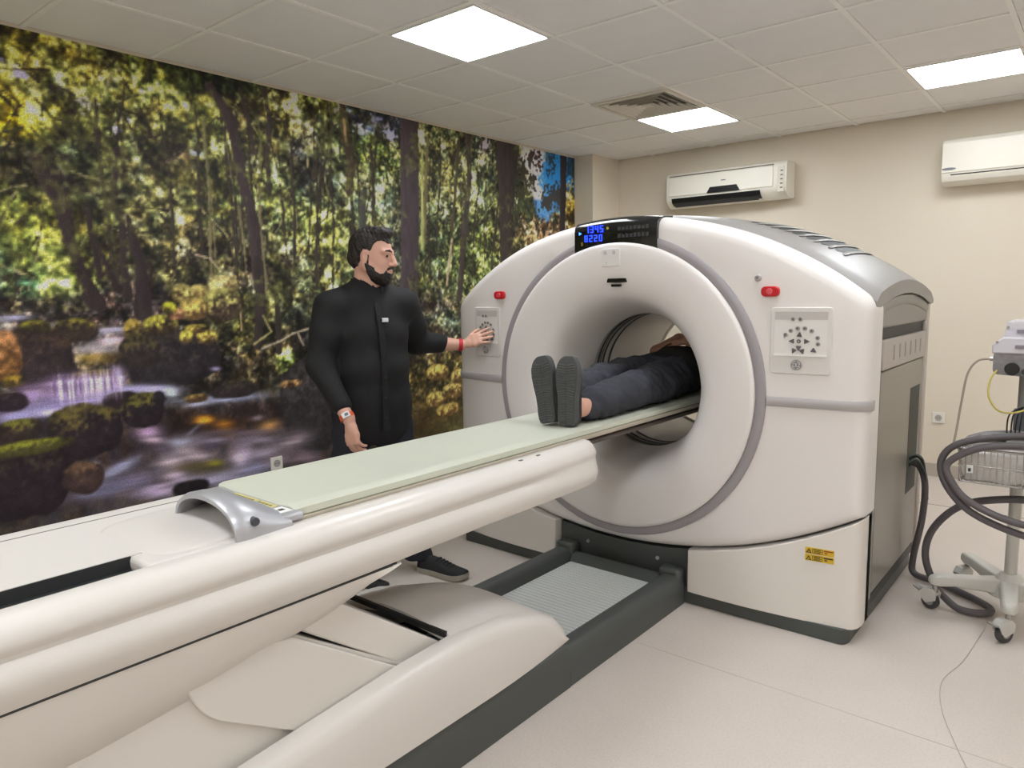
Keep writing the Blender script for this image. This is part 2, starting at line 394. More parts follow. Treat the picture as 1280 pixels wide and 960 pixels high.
TR=[([(1.31,2.12,0.034),(1.35,2.04,0.045),(1.4,1.93,0.043),(1.42,1.75,0.029),(1.47,1.57,0.028),(1.52,1.44,0.05)],58,46,48),([(1.51,1.95,0.013),(1.53,1.78,0.017),(1.55,1.58,0.015)],56,46,46),([(1.7,2.34,0.006),(1.68,2.21,0.01),(1.67,2.13,0.014),(1.64,1.97,0.018),(1.68,1.85,0.016),(1.67,1.65,0.018),(1.68,1.47,0.029)],60,50,50),([(1.61,1.91,0.008),(1.61,1.76,0.008),(1.62,1.64,0.008)],60,50,48),([(1.71,1.89,0.012),(1.73,1.75,0.029),(1.76,1.64,0.031),(1.75,1.38,0.05)],58,48,50),([(1.54,1.76,0.01),(1.58,1.64,0.012),(1.63,1.5,0.016)],56,46,46),([(2.21,2.65,0.024),(2.32,2.5,0.035),(2.36,2.33,0.033),(2.38,2.15,0.034),(2.42,2.01,0.037),(2.44,1.87,0.037),(2.45,1.58,0.04)],74,62,64),([(2.56,2.7,0.014),(2.59,2.53,0.017),(2.56,2.31,0.014),(2.56,2.1,0.017)],70,60,60),([(2.4,2.67,0.01),(2.45,2.5,0.016),(2.47,2.32,0.013)],72,62,60),([(3.14,2.72,0.026),(3.16,2.53,0.033),(3.19,2.34,0.034),(3.17,2.15,0.03)],82,68,60),([(3.05,2.71,0.01),(3.04,2.52,0.01),(3.03,2.34,0.01)],70,62,56),([(3.11,2.61,0.01),(3.11,2.36,0.01)],66,58,54),([(3.74,2.74,0.086),(3.72,2.15,0.091),(3.7,1.68,0.087),(3.67,1.27,0.088)],84,73,79),([(4.25,2.64,0.018),(4.21,2.31,0.018),(4.16,2.0,0.013),(4.14,1.88,0.013)],92,82,62),([(4.36,2.71,0.028),(4.37,2.39,0.028),(4.31,2.04,0.033),(4.26,1.73,0.028),(4.22,1.43,0.032)],80,71,68),([(4.86,2.76,0.153),(4.84,2.54,0.137),(4.83,2.25,0.096),(4.81,1.71,0.08)],66,58,56),([(5.66,2.73,0.051),(5.65,2.39,0.045),(5.63,1.95,0.045)],56,48,52),([(3.92,2.63,0.012),(3.89,2.34,0.017),(3.85,1.86,0.017)],110,100,70),([(2.45,1.66,0.04),(2.46,1.41,0.033),(2.42,1.17,0.032)],62,54,52),([(3.29,2.16,0.024),(3.26,1.84,0.035)],84,84,78),([(2.57,1.46,0.017),(2.57,1.11,0.023)],60,54,48)]
BRN=[([(1.19,2.52,0.006),(1.29,2.54,0.007),(1.4,2.56,0.005)],52,42,40),([(1.33,2.41,0.005),(1.39,2.34,0.005),(1.46,2.32,0.007),(1.53,2.23,0.007),(1.61,2.16,0.006)],54,46,44),([(1.5,2.46,0.005),(1.5,2.38,0.006),(1.47,2.33,0.005)],56,48,46),([(1.51,2.38,0.004),(1.51,2.27,0.006)],56,48,46),([(1.75,2.58,0.004),(1.73,2.46,0.006),(1.7,2.38,0.006),(1.7,2.32,0.006),(1.71,2.27,0.006)],60,52,46),([(1.27,2.67,0.005),(1.33,2.68,0.005),(1.36,2.72,0.005)],50,42,40),([(1.29,2.56,0.003),(1.32,2.61,0.003),(1.36,2.66,0.003)],54,46,42),([(1.42,2.5,0.004),(1.5,2.46,0.005)],54,46,44),([(1.74,2.71,0.008),(1.69,2.65,0.006),(1.62,2.59,0.004)],52,42,38),([(1.71,2.46,0.004),(1.76,2.5,0.004),(1.81,2.52,0.004)],58,50,46),([(2.07,1.7,0.005),(2.15,1.68,0.005),(2.2,1.62,0.005)],178,160,140),([(2.45,1.14,0.005),(2.59,1.18,0.006),(2.67,1.22,0.006),(2.82,1.25,0.006)],170,158,138),([(2.71,1.22,0.006),(2.75,1.14,0.006)],160,146,128),([(2.47,1.34,0.005),(2.52,1.24,0.006),(2.4,1.17,0.005)],150,140,100),([(2.32,1.39,0.005),(2.32,1.26,0.005)],150,130,100),([(4.15,1.88,0.013),(4.11,1.69,0.013),(4.08,1.53,0.013)],172,158,132),([(2.59,2.76,0.004),(2.62,2.67,0.004)],60,50,46),([(2.61,2.55,0.004),(2.66,2.54,0.004)],160,150,140),([(3.15,2.62,0.01),(3.16,2.49,0.013)],158,130,98),([(3.86,2.51,0.012),(3.83,1.8,0.016)],168,170,116)]
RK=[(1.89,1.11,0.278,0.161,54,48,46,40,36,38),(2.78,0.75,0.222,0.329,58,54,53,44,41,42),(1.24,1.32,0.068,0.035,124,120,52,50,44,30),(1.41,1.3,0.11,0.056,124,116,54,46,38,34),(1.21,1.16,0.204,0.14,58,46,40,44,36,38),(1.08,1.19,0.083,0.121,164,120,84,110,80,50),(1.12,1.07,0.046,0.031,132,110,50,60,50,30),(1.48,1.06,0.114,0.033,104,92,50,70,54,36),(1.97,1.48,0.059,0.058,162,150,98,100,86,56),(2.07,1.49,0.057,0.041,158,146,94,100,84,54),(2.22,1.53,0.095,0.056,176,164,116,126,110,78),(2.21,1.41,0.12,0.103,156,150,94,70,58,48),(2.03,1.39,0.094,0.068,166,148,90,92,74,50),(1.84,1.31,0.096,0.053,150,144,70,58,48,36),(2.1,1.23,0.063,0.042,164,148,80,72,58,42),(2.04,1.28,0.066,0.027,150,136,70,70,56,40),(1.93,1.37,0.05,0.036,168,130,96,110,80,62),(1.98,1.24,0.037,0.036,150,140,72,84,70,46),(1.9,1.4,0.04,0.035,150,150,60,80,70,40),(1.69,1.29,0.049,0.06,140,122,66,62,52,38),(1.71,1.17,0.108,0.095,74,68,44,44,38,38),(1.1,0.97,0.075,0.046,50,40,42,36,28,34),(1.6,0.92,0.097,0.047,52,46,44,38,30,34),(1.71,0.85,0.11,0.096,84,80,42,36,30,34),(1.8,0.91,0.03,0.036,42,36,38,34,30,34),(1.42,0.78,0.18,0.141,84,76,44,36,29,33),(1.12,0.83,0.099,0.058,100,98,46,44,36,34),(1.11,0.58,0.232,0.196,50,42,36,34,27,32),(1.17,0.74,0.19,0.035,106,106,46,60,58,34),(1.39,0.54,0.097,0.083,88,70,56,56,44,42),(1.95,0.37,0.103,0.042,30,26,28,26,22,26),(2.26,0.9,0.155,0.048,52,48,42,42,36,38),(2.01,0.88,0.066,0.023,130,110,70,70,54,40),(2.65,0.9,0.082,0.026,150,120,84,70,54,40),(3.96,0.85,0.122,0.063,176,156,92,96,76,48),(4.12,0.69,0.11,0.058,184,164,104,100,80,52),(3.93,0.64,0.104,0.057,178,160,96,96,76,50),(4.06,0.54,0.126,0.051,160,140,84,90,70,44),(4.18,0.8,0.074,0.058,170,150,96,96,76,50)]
WA=[(1.51,1.2,0.131,0.029,208,198,206,0.03),(1.49,1.15,0.099,0.029,158,132,70,-0.08),(1.58,1.24,0.071,0.021,196,174,184,0.03),(1.58,1.29,0.087,0.021,150,146,162,0.03),(1.14,1.37,0.078,0.015,168,164,190,0.03),(1.29,1.33,0.105,0.012,140,136,160,0.02),(1.36,1.01,0.095,0.053,170,148,186,-0.11),(1.49,1.0,0.065,0.046,176,158,190,-0.11),(1.59,1.03,0.036,0.055,172,154,188,-0.1),(1.19,1.0,0.081,0.039,158,136,172,0.05),(1.3,0.93,0.285,0.048,140,130,170,-0.01),(1.13,0.9,0.113,0.031,150,144,180,0.07),(1.26,0.9,0.056,0.016,198,192,220,-0.04),(1.6,0.97,0.161,0.026,154,148,184,-0.0),(1.77,0.96,0.137,0.022,160,154,188,-0.11),(1.87,0.93,0.045,0.031,170,176,190,-0.46),(1.15,0.98,0.033,0.019,176,150,190,-0.12),(2.18,0.86,0.261,0.029,164,168,196,-0.05),(2.01,0.85,0.076,0.019,190,194,214,0.01),(2.14,1.04,0.034,0.012,176,166,206,-0.09),(2.34,0.91,0.042,0.01,190,192,200,0.14),(2.05,0.75,0.058,0.023,216,150,58,-0.09),(2.17,0.7,0.065,0.029,172,116,48,-0.08),(2.2,0.65,0.051,0.024,120,84,46,-0.16),(2.46,0.65,0.078,0.035,206,158,100,0.07),(2.39,0.71,0.043,0.015,150,136,150,-0.01),(1.91,0.64,0.092,0.032,176,178,198,-0.08),(2.06,0.63,0.135,0.028,142,132,150,-0.16),(1.96,0.56,0.131,0.042,200,184,196,-0.31),(1.85,0.54,0.09,0.037,204,188,200,-0.1),(2.28,0.53,0.079,0.069,184,166,188,-0.18),(2.4,0.57,0.131,0.03,142,132,148,-0.16),(2.64,0.53,0.118,0.052,148,134,142,0.07),(2.33,0.41,0.182,0.06,132,132,158,-0.03),(1.87,0.45,0.082,0.032,192,176,196,-0.2),(1.75,0.39,0.13,0.045,178,162,188,-0.08),(2.03,0.47,0.163,0.038,78,70,52,-0.19),(2.1,0.48,0.049,0.019,120,114,50,-0.19),(1.73,0.73,0.068,0.035,176,148,180,-0.07),(1.75,0.68,0.06,0.018,190,170,186,-0.16),(1.55,0.55,0.136,0.03,134,134,156,0.34),(1.44,0.59,0.023,0.025,170,172,186,-0.72),(1.97,0.69,0.065,0.012,120,116,130,0.57),(2.5,0.44,0.125,0.036,130,112,124,-0.03),(2.71,0.41,0.122,0.043,110,96,104,-0.18),(1.6,0.47,0.163,0.044,120,112,134,0.17),(1.48,0.46,0.156,0.043,96,94,112,0.07),(2.12,0.38,0.199,0.039,150,146,166,-0.12),(2.26,0.47,0.052,0.049,190,176,196,-0.19),(2.07,0.58,0.049,0.028,90,80,96,-0.17),(1.81,0.62,0.062,0.023,90,80,92,-0.35),(2.42,0.49,0.11,0.03,150,140,156,-0.05),(2.27,0.64,0.313,0.024,96,84,90,-0.12),(2.76,0.29,0.124,0.043,110,94,98,-0.12)]
FALL=(1.29,1.61,1.05)

def noise2(rng, ny, nz, sy, sz):
    a = rng.random((int(ny / sy) + 3, int(nz / sz) + 3))
    iy = np.arange(ny) / sy; iz = np.arange(nz) / sz
    y0 = iy.astype(int); z0 = iz.astype(int)
    fy = (iy - y0)[:, None]; fz = (iz - z0)[None, :]
    fy = fy * fy * (3 - 2 * fy); fz = fz * fz * (3 - 2 * fz)
    A = a[np.ix_(y0, z0)]; B = a[np.ix_(y0 + 1, z0)]; C = a[np.ix_(y0, z0 + 1)]; D = a[np.ix_(y0 + 1, z0 + 1)]
    return (A * (1 - fy) * (1 - fz) + B * fy * (1 - fz) + C * (1 - fy) * fz + D * fy * fz) - .5
def paint_mural(Y, Z):
    rng = np.random.default_rng(11)
    ny, nz = Y.shape
    h = Y[1, 0] - Y[0, 0]
    N = lambda sy, sz=None: noise2(rng, ny, nz, sy / h, (sz or sy) / h)
    def frac(*sc): return sum(N(s) * w for s, w in sc)
    # colour field from broad patches
    num = np.zeros((ny, nz, 3)); den = np.zeros((ny, nz)) + .02
    num += .02 * np.array([102, 102, 66.])
    wy = N(.12) * .10; wz = N(.12) * .10
    for (cy, cz, ry, rz, r, g, b) in BL:
        q = ((Y + wy - cy) / ry) ** 2 + ((Z + wz - cz) / rz) ** 2
        wgt = np.exp(-q * .9) / (ry * rz + .002) ** .8 * .02
        num += wgt[..., None] * np.array([r, g, b]); den += wgt
    img = num / den[..., None]
    water = np.clip((1.02 - Z - .05 * N(.3) - np.clip((Y - 2.2) * .15, 0, .3)) / .25, 0, 1)
    # leaf texture: soft clumps, dark gaps between them, sunlit leaf tips
    leaf = frac((.016, .55), (.028, .75), (.055, .75), (.11, .6))
    clump = frac((.10, .8), (.22, .9))
    amp = 1 - .8 * water
    lum = np.exp((leaf * 1.75 + clump * .75) * amp)
    img = img * (lum / lum.mean())[..., None] * (.80 + .12 * water[..., None])
    spark = np.clip((N(.014) * .9 + N(.024) + clump * .9) * 2.2 - .50, 0, 1) * amp
    img = img + spark[..., None] * (img * .7 + np.array([22, 24, 8.]))
    gapd = np.clip((N(.020) + N(.045) * 1.2 + N(.12) * .8) * 2.4 - .40, 0, 1) * amp
    img = img * (1 - .50 * gapd[..., None]) + np.array([6, 3, 6.]) * gapd[..., None]
    tint = N(.05)
    img = img * (1 + np.stack([tint * .16, tint * .02, -tint * .20], -1))
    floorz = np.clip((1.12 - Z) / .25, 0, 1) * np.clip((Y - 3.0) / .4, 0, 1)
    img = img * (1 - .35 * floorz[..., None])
    def soft(L, hard, warp):
        nonlocal img
        for e in L:
            cy, cz, ry, rz = e[:4]
            y0, y1 = cy - ry * 2.2 - .05, cy + ry * 2.2 + .05
            s = np.s_[max(0, int((y0 - Y[0, 0]) / h)):max(0, int((y1 - Y[0, 0]) / h)), max(0, int((cz - 2.2 * rz - .05) / h)):max(0, int((cz + 2.2 * rz + .05) / h))]
            if img[s].size == 0: continue
            q = np.sqrt(((Y[s] - cy) / ry) ** 2 + ((Z[s] - cz) / rz) ** 2) + warp[s]
            a = np.clip((1 - q) * hard + .5, 0, 1)[..., None]
            img[s] = img[s] * (1 - a) + a * np.array(e[4:7])
    wl_ = frac((.02, 1.2), (.045, 1.0))
    soft(SKY, 2.5, wl_ * .35)
    soft(DRK, 3, wl_ * 1.5)
    soft(GAP, 2, wl_ * 1.3)
    def lines(L, rough):
        nonlocal img
        for pts, r, g, b in L:
            for (p, q) in zip(pts[:-1], pts[1:]):
                w = max(p[2], q[2], .004) + .03
                lo_y, hi_y = min(p[0], q[0]) - w, max(p[0], q[0]) + w
                lo_z, hi_z = min(p[1], q[1]) - w, max(p[1], q[1]) + w
                s = np.s_[max(0, int((lo_y - Y[0, 0]) / h)):max(0, int((hi_y - Y[0, 0]) / h) + 1), max(0, int(lo_z / h)):max(0, int(hi_z / h) + 1)]
                if img[s].size == 0: continue
                ay, az = Y[s] - p[0], Z[s] - p[1]
                by, bz = q[0] - p[0], q[1] - p[1]
                t = np.clip((ay * by + az * bz) / (by * by + bz * bz + 1e-9), 0, 1)
                dd = np.hypot(ay - t * by, az - t * bz)
                hw = p[2] + (q[2] - p[2]) * t
                side = (ay - t * by) / (hw + 1e-6)
                a = np.clip((hw - dd) / (h * 1.3) + .5 + rough[s], 0, 1)[..., None]
                shade = (1 + .10 * np.clip(-side, -1, 1) + bark[s])[..., None]
                img[s] = img[s] * (1 - a) + a * np.array([r, g, b]) * shade * (.78 if r < 100 else 1)
    bark = N(.02, .08) * .22
    # fine random twigs
    tw = []
    for k in range(420):
        y = rng.uniform(.2, 5.0); z = rng.uniform(1.35, 2.6)
        a = rng.uniform(-.9, .9) + (1.57 if rng.random() < .7 else 0); L = rng.uniform(.08, .34)
        wd_ = rng.uniform(.002, .0045); pts = [(y, z, wd_)]
        for s in range(3):
            y += math.cos(a) * L / 3; z += math.sin(a) * L / 3; a += rng.uniform(-.4, .4)
            pts.append((y, z, wd_ * .8))
        c = (54, 47, 42) if rng.random() < .8 else (138, 130, 98)
        tw.append((pts,) + c)
    for k in range(34):                                # slender background stems
        y = rng.uniform(1.5, 4.9); z = rng.uniform(1.45, 1.75); wd_ = rng.uniform(.006, .014); a = 1.57 + rng.uniform(-.12, .12)
        pts = [(y, z, wd_)]
        for s in range(5):
            y += math.cos(a) * .18; z += math.sin(a) * .18; a += rng.uniform(-.12, .12); pts.append((y, z, wd_ * (1 - s * .08)))
        tw.append((pts,) + ((66, 58, 52) if rng.random() < .8 else (112, 104, 78)))
    lines(tw, wl_ * .9)
    lines(TR, wl_ * .7)
    lines(BRN, wl_ * .4)
    # foliage hanging over trunks
    fo = np.clip((N(.025) + N(.06) + N(.2) * 1.4) * 3 - .62, 0, 1) * (Z > 1.4) * (Y < 5.2)
    img = img * (1 - .32 * fo[..., None]) + .32 * fo[..., None] * np.array([104, 110, 58.]) * (1 + leaf[..., None] * 1.1)
    # stream: drawn-out silky water
    strk = N(.25, .02) * .8 + N(.12, .012) * .6 + N(.4, .05) * .6
    def waters(L):
        nonlocal img
        for (cy, cz, ry, rz, r, g, b, an) in L:
            R = max(ry, rz) * 2.4
            s = np.s_[max(0, int((cy - R - Y[0, 0]) / h)):max(0, int((cy + R - Y[0, 0]) / h)), max(0, int((cz - R) / h)):max(0, int((cz + R) / h))]
            if img[s].size == 0: continue
            c_, s_ = math.cos(an), math.sin(an)
            u = (Y[s] - cy) * c_ + (Z[s] - cz) * s_; v = -(Y[s] - cy) * s_ + (Z[s] - cz) * c_
            q = (u / ry) ** 2 + (v / rz) ** 2
            a = np.clip(np.exp(-q * 1.1) * (1.05 + strk[s] * .5), 0, 1)[..., None]
            img[s] = img[s] * (1 - a) + a * np.array([r, g, b]) * (1 + strk[s][..., None] * .22)
    waters(WA[:6])
    wk = frac((.09, 1.0), (.03, .35), (.2, .8))
    moss = frac((.016, 1.0), (.04, .9))
    def rocks(L):
        nonlocal img
        for (cy, cz, ry, rz, r, g, b, r2, g2, b2) in L:
            R = 1.5
            s = np.s_[max(0, int((cy - R * ry - Y[0, 0]) / h)):max(0, int((cy + R * ry - Y[0, 0]) / h)), max(0, int((cz - R * rz) / h)):max(0, int((cz + R * rz) / h))]
            if img[s].size == 0: continue
            u, v = (Y[s] - cy) / ry, (Z[s] - cz) / rz
            q = (np.abs(u) ** 2.4 + np.abs(v) ** 2.4) ** (1 / 2.4) + wk[s] * .20
            a = np.clip((1 - q) * min(ry, rz) / (h * 1.2) + .5, 0, 1)[..., None]
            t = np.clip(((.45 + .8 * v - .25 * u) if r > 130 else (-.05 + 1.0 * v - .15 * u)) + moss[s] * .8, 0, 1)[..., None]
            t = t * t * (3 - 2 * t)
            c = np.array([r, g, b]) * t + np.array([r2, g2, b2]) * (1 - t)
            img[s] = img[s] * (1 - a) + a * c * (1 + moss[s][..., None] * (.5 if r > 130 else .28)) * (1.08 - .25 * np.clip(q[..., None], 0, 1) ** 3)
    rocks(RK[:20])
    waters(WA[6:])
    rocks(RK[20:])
    waters(WA[6:9])
    for k in range(46):                                # falling threads of the cascade
        y = rng.uniform(FALL[0], FALL[1]); z = FALL[2] + rng.uniform(-.01, .02) + (y - FALL[0]) * .06
        L_ = rng.uniform(.06, .12); c = rng.choice([1, 1, 0])
        col_ = (206, 192, 216) if c else (112, 96, 124)
        waters([(y, z - L_ / 2, .006, L_ * .55) + col_ + (0.0,)])
    g_ = img.mean(-1, keepdims=True)
    img = g_ + (img - g_) * 1.18
    return np.clip(img, 6, 245)
MH = .0085
my = np.arange(-1.2, 5.84 + MH * .5, MH); mz = np.arange(0, CEIL - .004, MH)
Yg, Zg = np.meshgrid(my, mz, indexing='ij')
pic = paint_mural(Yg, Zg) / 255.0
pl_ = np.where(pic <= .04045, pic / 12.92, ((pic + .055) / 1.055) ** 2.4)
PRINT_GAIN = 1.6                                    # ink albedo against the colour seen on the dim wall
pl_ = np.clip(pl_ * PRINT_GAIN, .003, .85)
ny_, nz_ = Yg.shape
XM = XL + .005
vv = np.stack([np.full(ny_ * nz_, 0.0), Yg.ravel(), Zg.ravel()], -1)
idx = np.arange(ny_ * nz_).reshape(ny_, nz_)
quads = np.stack([idx[:-1, :-1], idx[1:, :-1], idx[1:, 1:], idx[:-1, 1:]], -1).reshape(-1, 4)
# rim verts give the sheet its thickness
mme = bpy.data.meshes.new('mural')
mme.vertices.add(len(vv)); mme.vertices.foreach_set('co', vv.astype(np.float32).ravel())
mme.loops.add(quads.size); mme.loops.foreach_set('vertex_index', quads.astype(np.int32).ravel())
mme.polygons.add(len(quads)); mme.polygons.foreach_set('loop_start', np.arange(0, quads.size, 4, dtype=np.int32))
mme.update(calc_edges=True)
ca = mme.color_attributes.new('print', 'FLOAT_COLOR', 'POINT')
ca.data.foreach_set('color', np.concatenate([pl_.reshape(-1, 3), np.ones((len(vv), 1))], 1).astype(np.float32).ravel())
mm = bpy.data.materials.new('mural_print')
mm.use_nodes = True
nt = mm.node_tree
pb = nt.nodes['Principled BSDF']
at = nt.nodes.new('ShaderNodeAttribute'); at.attribute_name = 'print'
tcn = nt.nodes.new('ShaderNodeTexCoord')
nz1 = nt.nodes.new('ShaderNodeTexNoise'); nz1.inputs['Scale'].default_value = 130; nz1.inputs['Detail'].default_value = 2
mr = nt.nodes.new('ShaderNodeMapRange')
mr.inputs[1].default_value = .3; mr.inputs[2].default_value = .7; mr.inputs[3].default_value = .78; mr.inputs[4].default_value = 1.22
mu = nt.nodes.new('ShaderNodeMix'); mu.data_type = 'RGBA'; mu.blend_type = 'MULTIPLY'; mu.inputs[0].default_value = 1
nt.links.new(tcn.outputs['Object'], nz1.inputs['Vector']); nt.links.new(nz1.outputs['Fac'], mr.inputs[0])
nt.links.new(at.outputs['Color'], mu.inputs[6]); nt.links.new(mr.outputs[0], mu.inputs[7])
nt.links.new(mu.outputs[2], pb.inputs['Base Color'])
pb.inputs['Roughness'].default_value = .5
pb.inputs['Specular IOR Level'].default_value = .28
mme.materials.append(mm)
mural = bpy.data.objects.new('wall_mural', mme)
COL.objects.link(mural)
mural.location = (XM, 0, 0)
tag(mural, 'large printed mural of a sunlit forest and rocky stream covering the left wall', 'mural')

# ------------------------------------------------------------------ scanner gantry
GCX, GCZ = -1.825, 1.0
WHT = mat('scanner_white', (234, 228, 225), 0.32, var=0.012, scale=2, coat=.12)
WH2 = mat('scanner_white_matt', (230, 224, 217), 0.45, var=0.012, scale=2)
RING = mat('trim_grey', (158, 152, 155), 0.4, var=0.02)
GRY = mat('body_grey', (150, 145, 139), 0.42, var=0.02, scale=3)
GRD = mat('body_grey_dark', (112, 106, 104), 0.4, var=0.02)
SIL = mat('silver_paint', (190, 190, 192), 0.3, metal=.6, var=0.02)
CHA = mat('charcoal_plastic', (74, 77, 75), 0.45, var=0.05)
CHD = mat('charcoal_dark', (48, 50, 50), 0.5, var=0.05)
BORE = mat('bore_liner', (214, 209, 204), 0.22, var=0.015)
BLG = mat('black_gloss', (14, 14, 16), 0.12, coat=.5)
RED = mat('button_red', (196, 22, 36), 0.3)
gan = thing('scanner_gantry', 'white ring shaped medical scanner with grey sides and round bore', 'scanner', (GCX, 3.6, 0))
def arc_top(d): return 1.802 - (1.74 - math.sqrt(max(0, 1.74 ** 2 - d * d)))
def arc_bot(d): return .235 + (2.2 - math.sqrt(max(0, 2.2 ** 2 - d * d)))
def yf(d):
    t = max(0, abs(d) - .6) / .5
    return .05 * t ** 1.5
def rounded(poly, rad, n=6):
    out = []
    L = len(poly)
    for i in range(L):
        p, a, c = Vector(poly[i]), Vector(poly[i - 1]), Vector(poly[(i + 1) % L])
        r = rad[i] if isinstance(rad, (list, tuple)) else rad
        if r <= 0: out.append(tuple(p)); continue
        u, v = (a - p), (c - p)
        r1 = min(r, u.length * .49, v.length * .49)
        s, e = p + u.normalized() * r1, p + v.normalized() * r1
        for k in range(n + 1):
            t = k / n
            out.append(tuple(s * (1 - t) ** 2 + p * 2 * t * (1 - t) + e * t * t))
    return out
def inset(poly, d):
    P = [Vector(p) for p in poly]
    out = []
    for i in range(len(P)):
        a, p, c = P[i - 1], P[i], P[(i + 1) % len(P)]
        t = (c - a)
        n = Vector((-t.y, t.x)).normalized()
        out.append(p + n * d)
    return out
def radial(poly, d):
    out = []
    for p in poly:
        v = Vector((p[0], p[1] - GCZ))
        v = v * max(.5, 1 - d / v.length)
        out.append((v.x, v.y + GCZ))
    return out
def outline(hw, dtop=0.0, zside0=None, bottom='arc', zb=.05):
    pts = []
    K = 36
    for k in range(K + 1):                    # bottom, left to right
        d = -hw + 2 * hw * k / K
        pts.append((d, arc_bot(d) if bottom == 'arc' else zb))
    for k in range(1, 14):                    # right side upwards
        z0 = pts[K][1]; z1 = arc_top(hw) + dtop
        pts.append((hw, z0 + (z1 - z0) * k / 14))
    for k in range(61):
        d = hw - 2 * hw * k / 60
        pts.append((d, arc_top(d) + dtop))
    for k in range(1, 14):
        z1 = pts[0][1]; z0 = arc_top(hw) + dtop
        pts.append((-hw, z0 + (z1 - z0) * k / 14))
    # round the four corners with a small radius
    c0, c1 = (-hw, pts[0][1]), (hw, pts[K][1])
    c2, c3 = (hw, arc_top(hw) + dtop), (-hw, arc_top(hw) + dtop)
    out = []
    for p in pts:
        near = None
        for c, r in ((c0, .012), (c1, .012), (c2, .045), (c3, .045)):
            if math.hypot(p[0] - c[0], p[1] - c[1]) < r * 1.02: near = (c, r)
        out.append((p, near))
    res = []
    for i, (p, near) in enumerate(out):
        if near is None: res.append(p); continue
        c, r = near
        if math.hypot(p[0] - c[0], p[1] - c[1]) > 1e-6: continue
        a_ = Vector([q for q, n_ in reversed(out[:i] if i else out) if n_ is None][0]); d_ = Vector(([q for q, n_ in out[i + 1:] if n_ is None] or [out[0][0]])[0])
        c = Vector(c)
        s_, e_ = c + (a_ - c).normalized() * r, c + (d_ - c).normalized() * r
        for k in range(7):
            t = k / 6
            res.append(tuple(s_ * (1 - t) ** 2 + c * 2 * t * (1 - t) + e_ * t * t))
    pts = res
    return pts
OUT = outline(1.11)
def ring_for(poly, r, y):
    res = []
    for (d, z) in poly:
        a = math.atan2(z - GCZ, d)
        res.append((GCX + r * math.cos(a), y, GCZ + r * math.sin(a)))
    return res
b = MB()
rings = [ring_for(OUT, .722, 3.06), ring_for(OUT, .722, 2.990)]
for (ins, y) in ((.14, 2.986), (.06, 2.986), (.042, 2.988), (.026, 2.995), (.013, 3.008), (.004, 3.028), (0, 3.055), (0, 3.15)):
    rings.append([(GCX + q_[0], y + yf(q_[0]), q_[1]) for q_ in radial(OUT, ins)])
b.loft(rings, True, False)
fc = b.build('front_cover', WHT, gan, smooth=50)
# grey trim ring, flared white mouth, bore
MB().lathe_y([(.724, 3.05), (.724, 2.978), (.716, 2.972), (.690, 2.972), (.682, 2.978), (.682, 3.05)], GCX, GCZ, 128).build('trim_ring', RING, gan)
MB().lathe_y([(.682, 3.04), (.682, 2.964), (.676, 2.957), (.664, 2.954), (.62, 2.953), (.56, 2.954), (.51, 2.958), (.47, 2.970), (.44, 2.992), (.415, 3.025), (.394, 3.07), (.376, 3.125), (.360, 3.19), (.350, 3.24), (.344, 3.28), (.343, 3.30)], GCX, GCZ, 128).build('bore_mouth', WHT, gan)
MB().lathe_y([(.343, 3.295), (.348, 3.31), (.348, 4.0), (.352, 4.02)], GCX, GCZ, 128).build('bore_tunnel', BORE, gan)
MB().lathe_y([(.352, 4.02), (.345, 4.03), (.345, 4.05), (.36, 4.06)], GCX, GCZ, 128).build('bore_lip', mat('bore_lip_white', (232, 228, 218), .3), gan)
MB().lathe_y([(.36, 4.06), (.38, 4.12), (.42, 4.19), (.48, 4.235), (.52, 4.245)], GCX, GCZ, 96).build('rear_mouth', WHT, gan)
for y in (3.335, 3.385, 3.445):
    MB().lathe_y([(.3475, y), (.3445, y + .002), (.3445, y + .012), (.3475, y + .014)], GCX, GCZ, 128).build('bore_groove', CHD, gan)
MB().lathe_y([(.3475, 3.36), (.3455, 3.362), (.3455, 3.366), (.3475, 3.368)], GCX, GCZ, 128).build('bore_groove', GRD, gan)
# display on top of the mouth
b = MB()
rings = []
n = 17
for k in range(n):
    d = -.232 + .448 * k / (n - 1)
    zb = GCZ + math.sqrt(.684 ** 2 - d * d) - .012
    zt = arc_top(d) + .004
    rings.append([(GCX + d, 2.985, zb), (GCX + d, 2.968, zb), (GCX + d, 2.968, zt - .05), (GCX + d, 2.974, zt - .025), (GCX + d, 2.995, zt - .007), (GCX + d, 3.03, zt), (GCX + d, 3.12, zt + .008), (GCX + d, 3.12, zt - .05)])
b.loft(rings, True, True)
disp = b.build('display', BLG, gan, smooth=45)
DIG = glow('digit_blue', (30, 60, 255), 1.6)
SEG = {'0': 'abcdef', '1': 'bc', '2': 'abged', '3': 'abgcd', '4': 'fgbc', '5': 'afgcd', '8': 'abcdefg'}
def digits(text, x, z, w, h, mt, name='digits', dx=None):
    for i, c in enumerate(text):
        b = MB()
        x0 = x + i * (dx or w * 1.35); t = h * .13
        sg = {'a': (x0, x0 + w, z + h - t, z + h), 'd': (x0, x0 + w, z, z + t), 'g': (x0, x0 + w, z + h / 2 - t / 2, z + h / 2 + t / 2),
              'f': (x0, x0 + t, z + h / 2, z + h), 'b': (x0 + w - t, x0 + w, z + h / 2, z + h), 'e': (x0, x0 + t, z, z + h / 2), 'c': (x0 + w - t, x0 + w, z, z + h / 2)}
        for s in SEG[c]:
            q = sg[s]
            b.box(q[0], q[1], 2.9655, 2.9685, q[2], q[3])
        b.build(name, mt, disp, smooth=0)
digits('1345', -1.992, 1.736, .017, .031, DIG, dx=.0275)
digits('8220', -1.998, 1.694, .017, .031, DIG, dx=.0275)
DIM = mat('display_dim', (70, 70, 74), .5)
rr = random.Random(3)
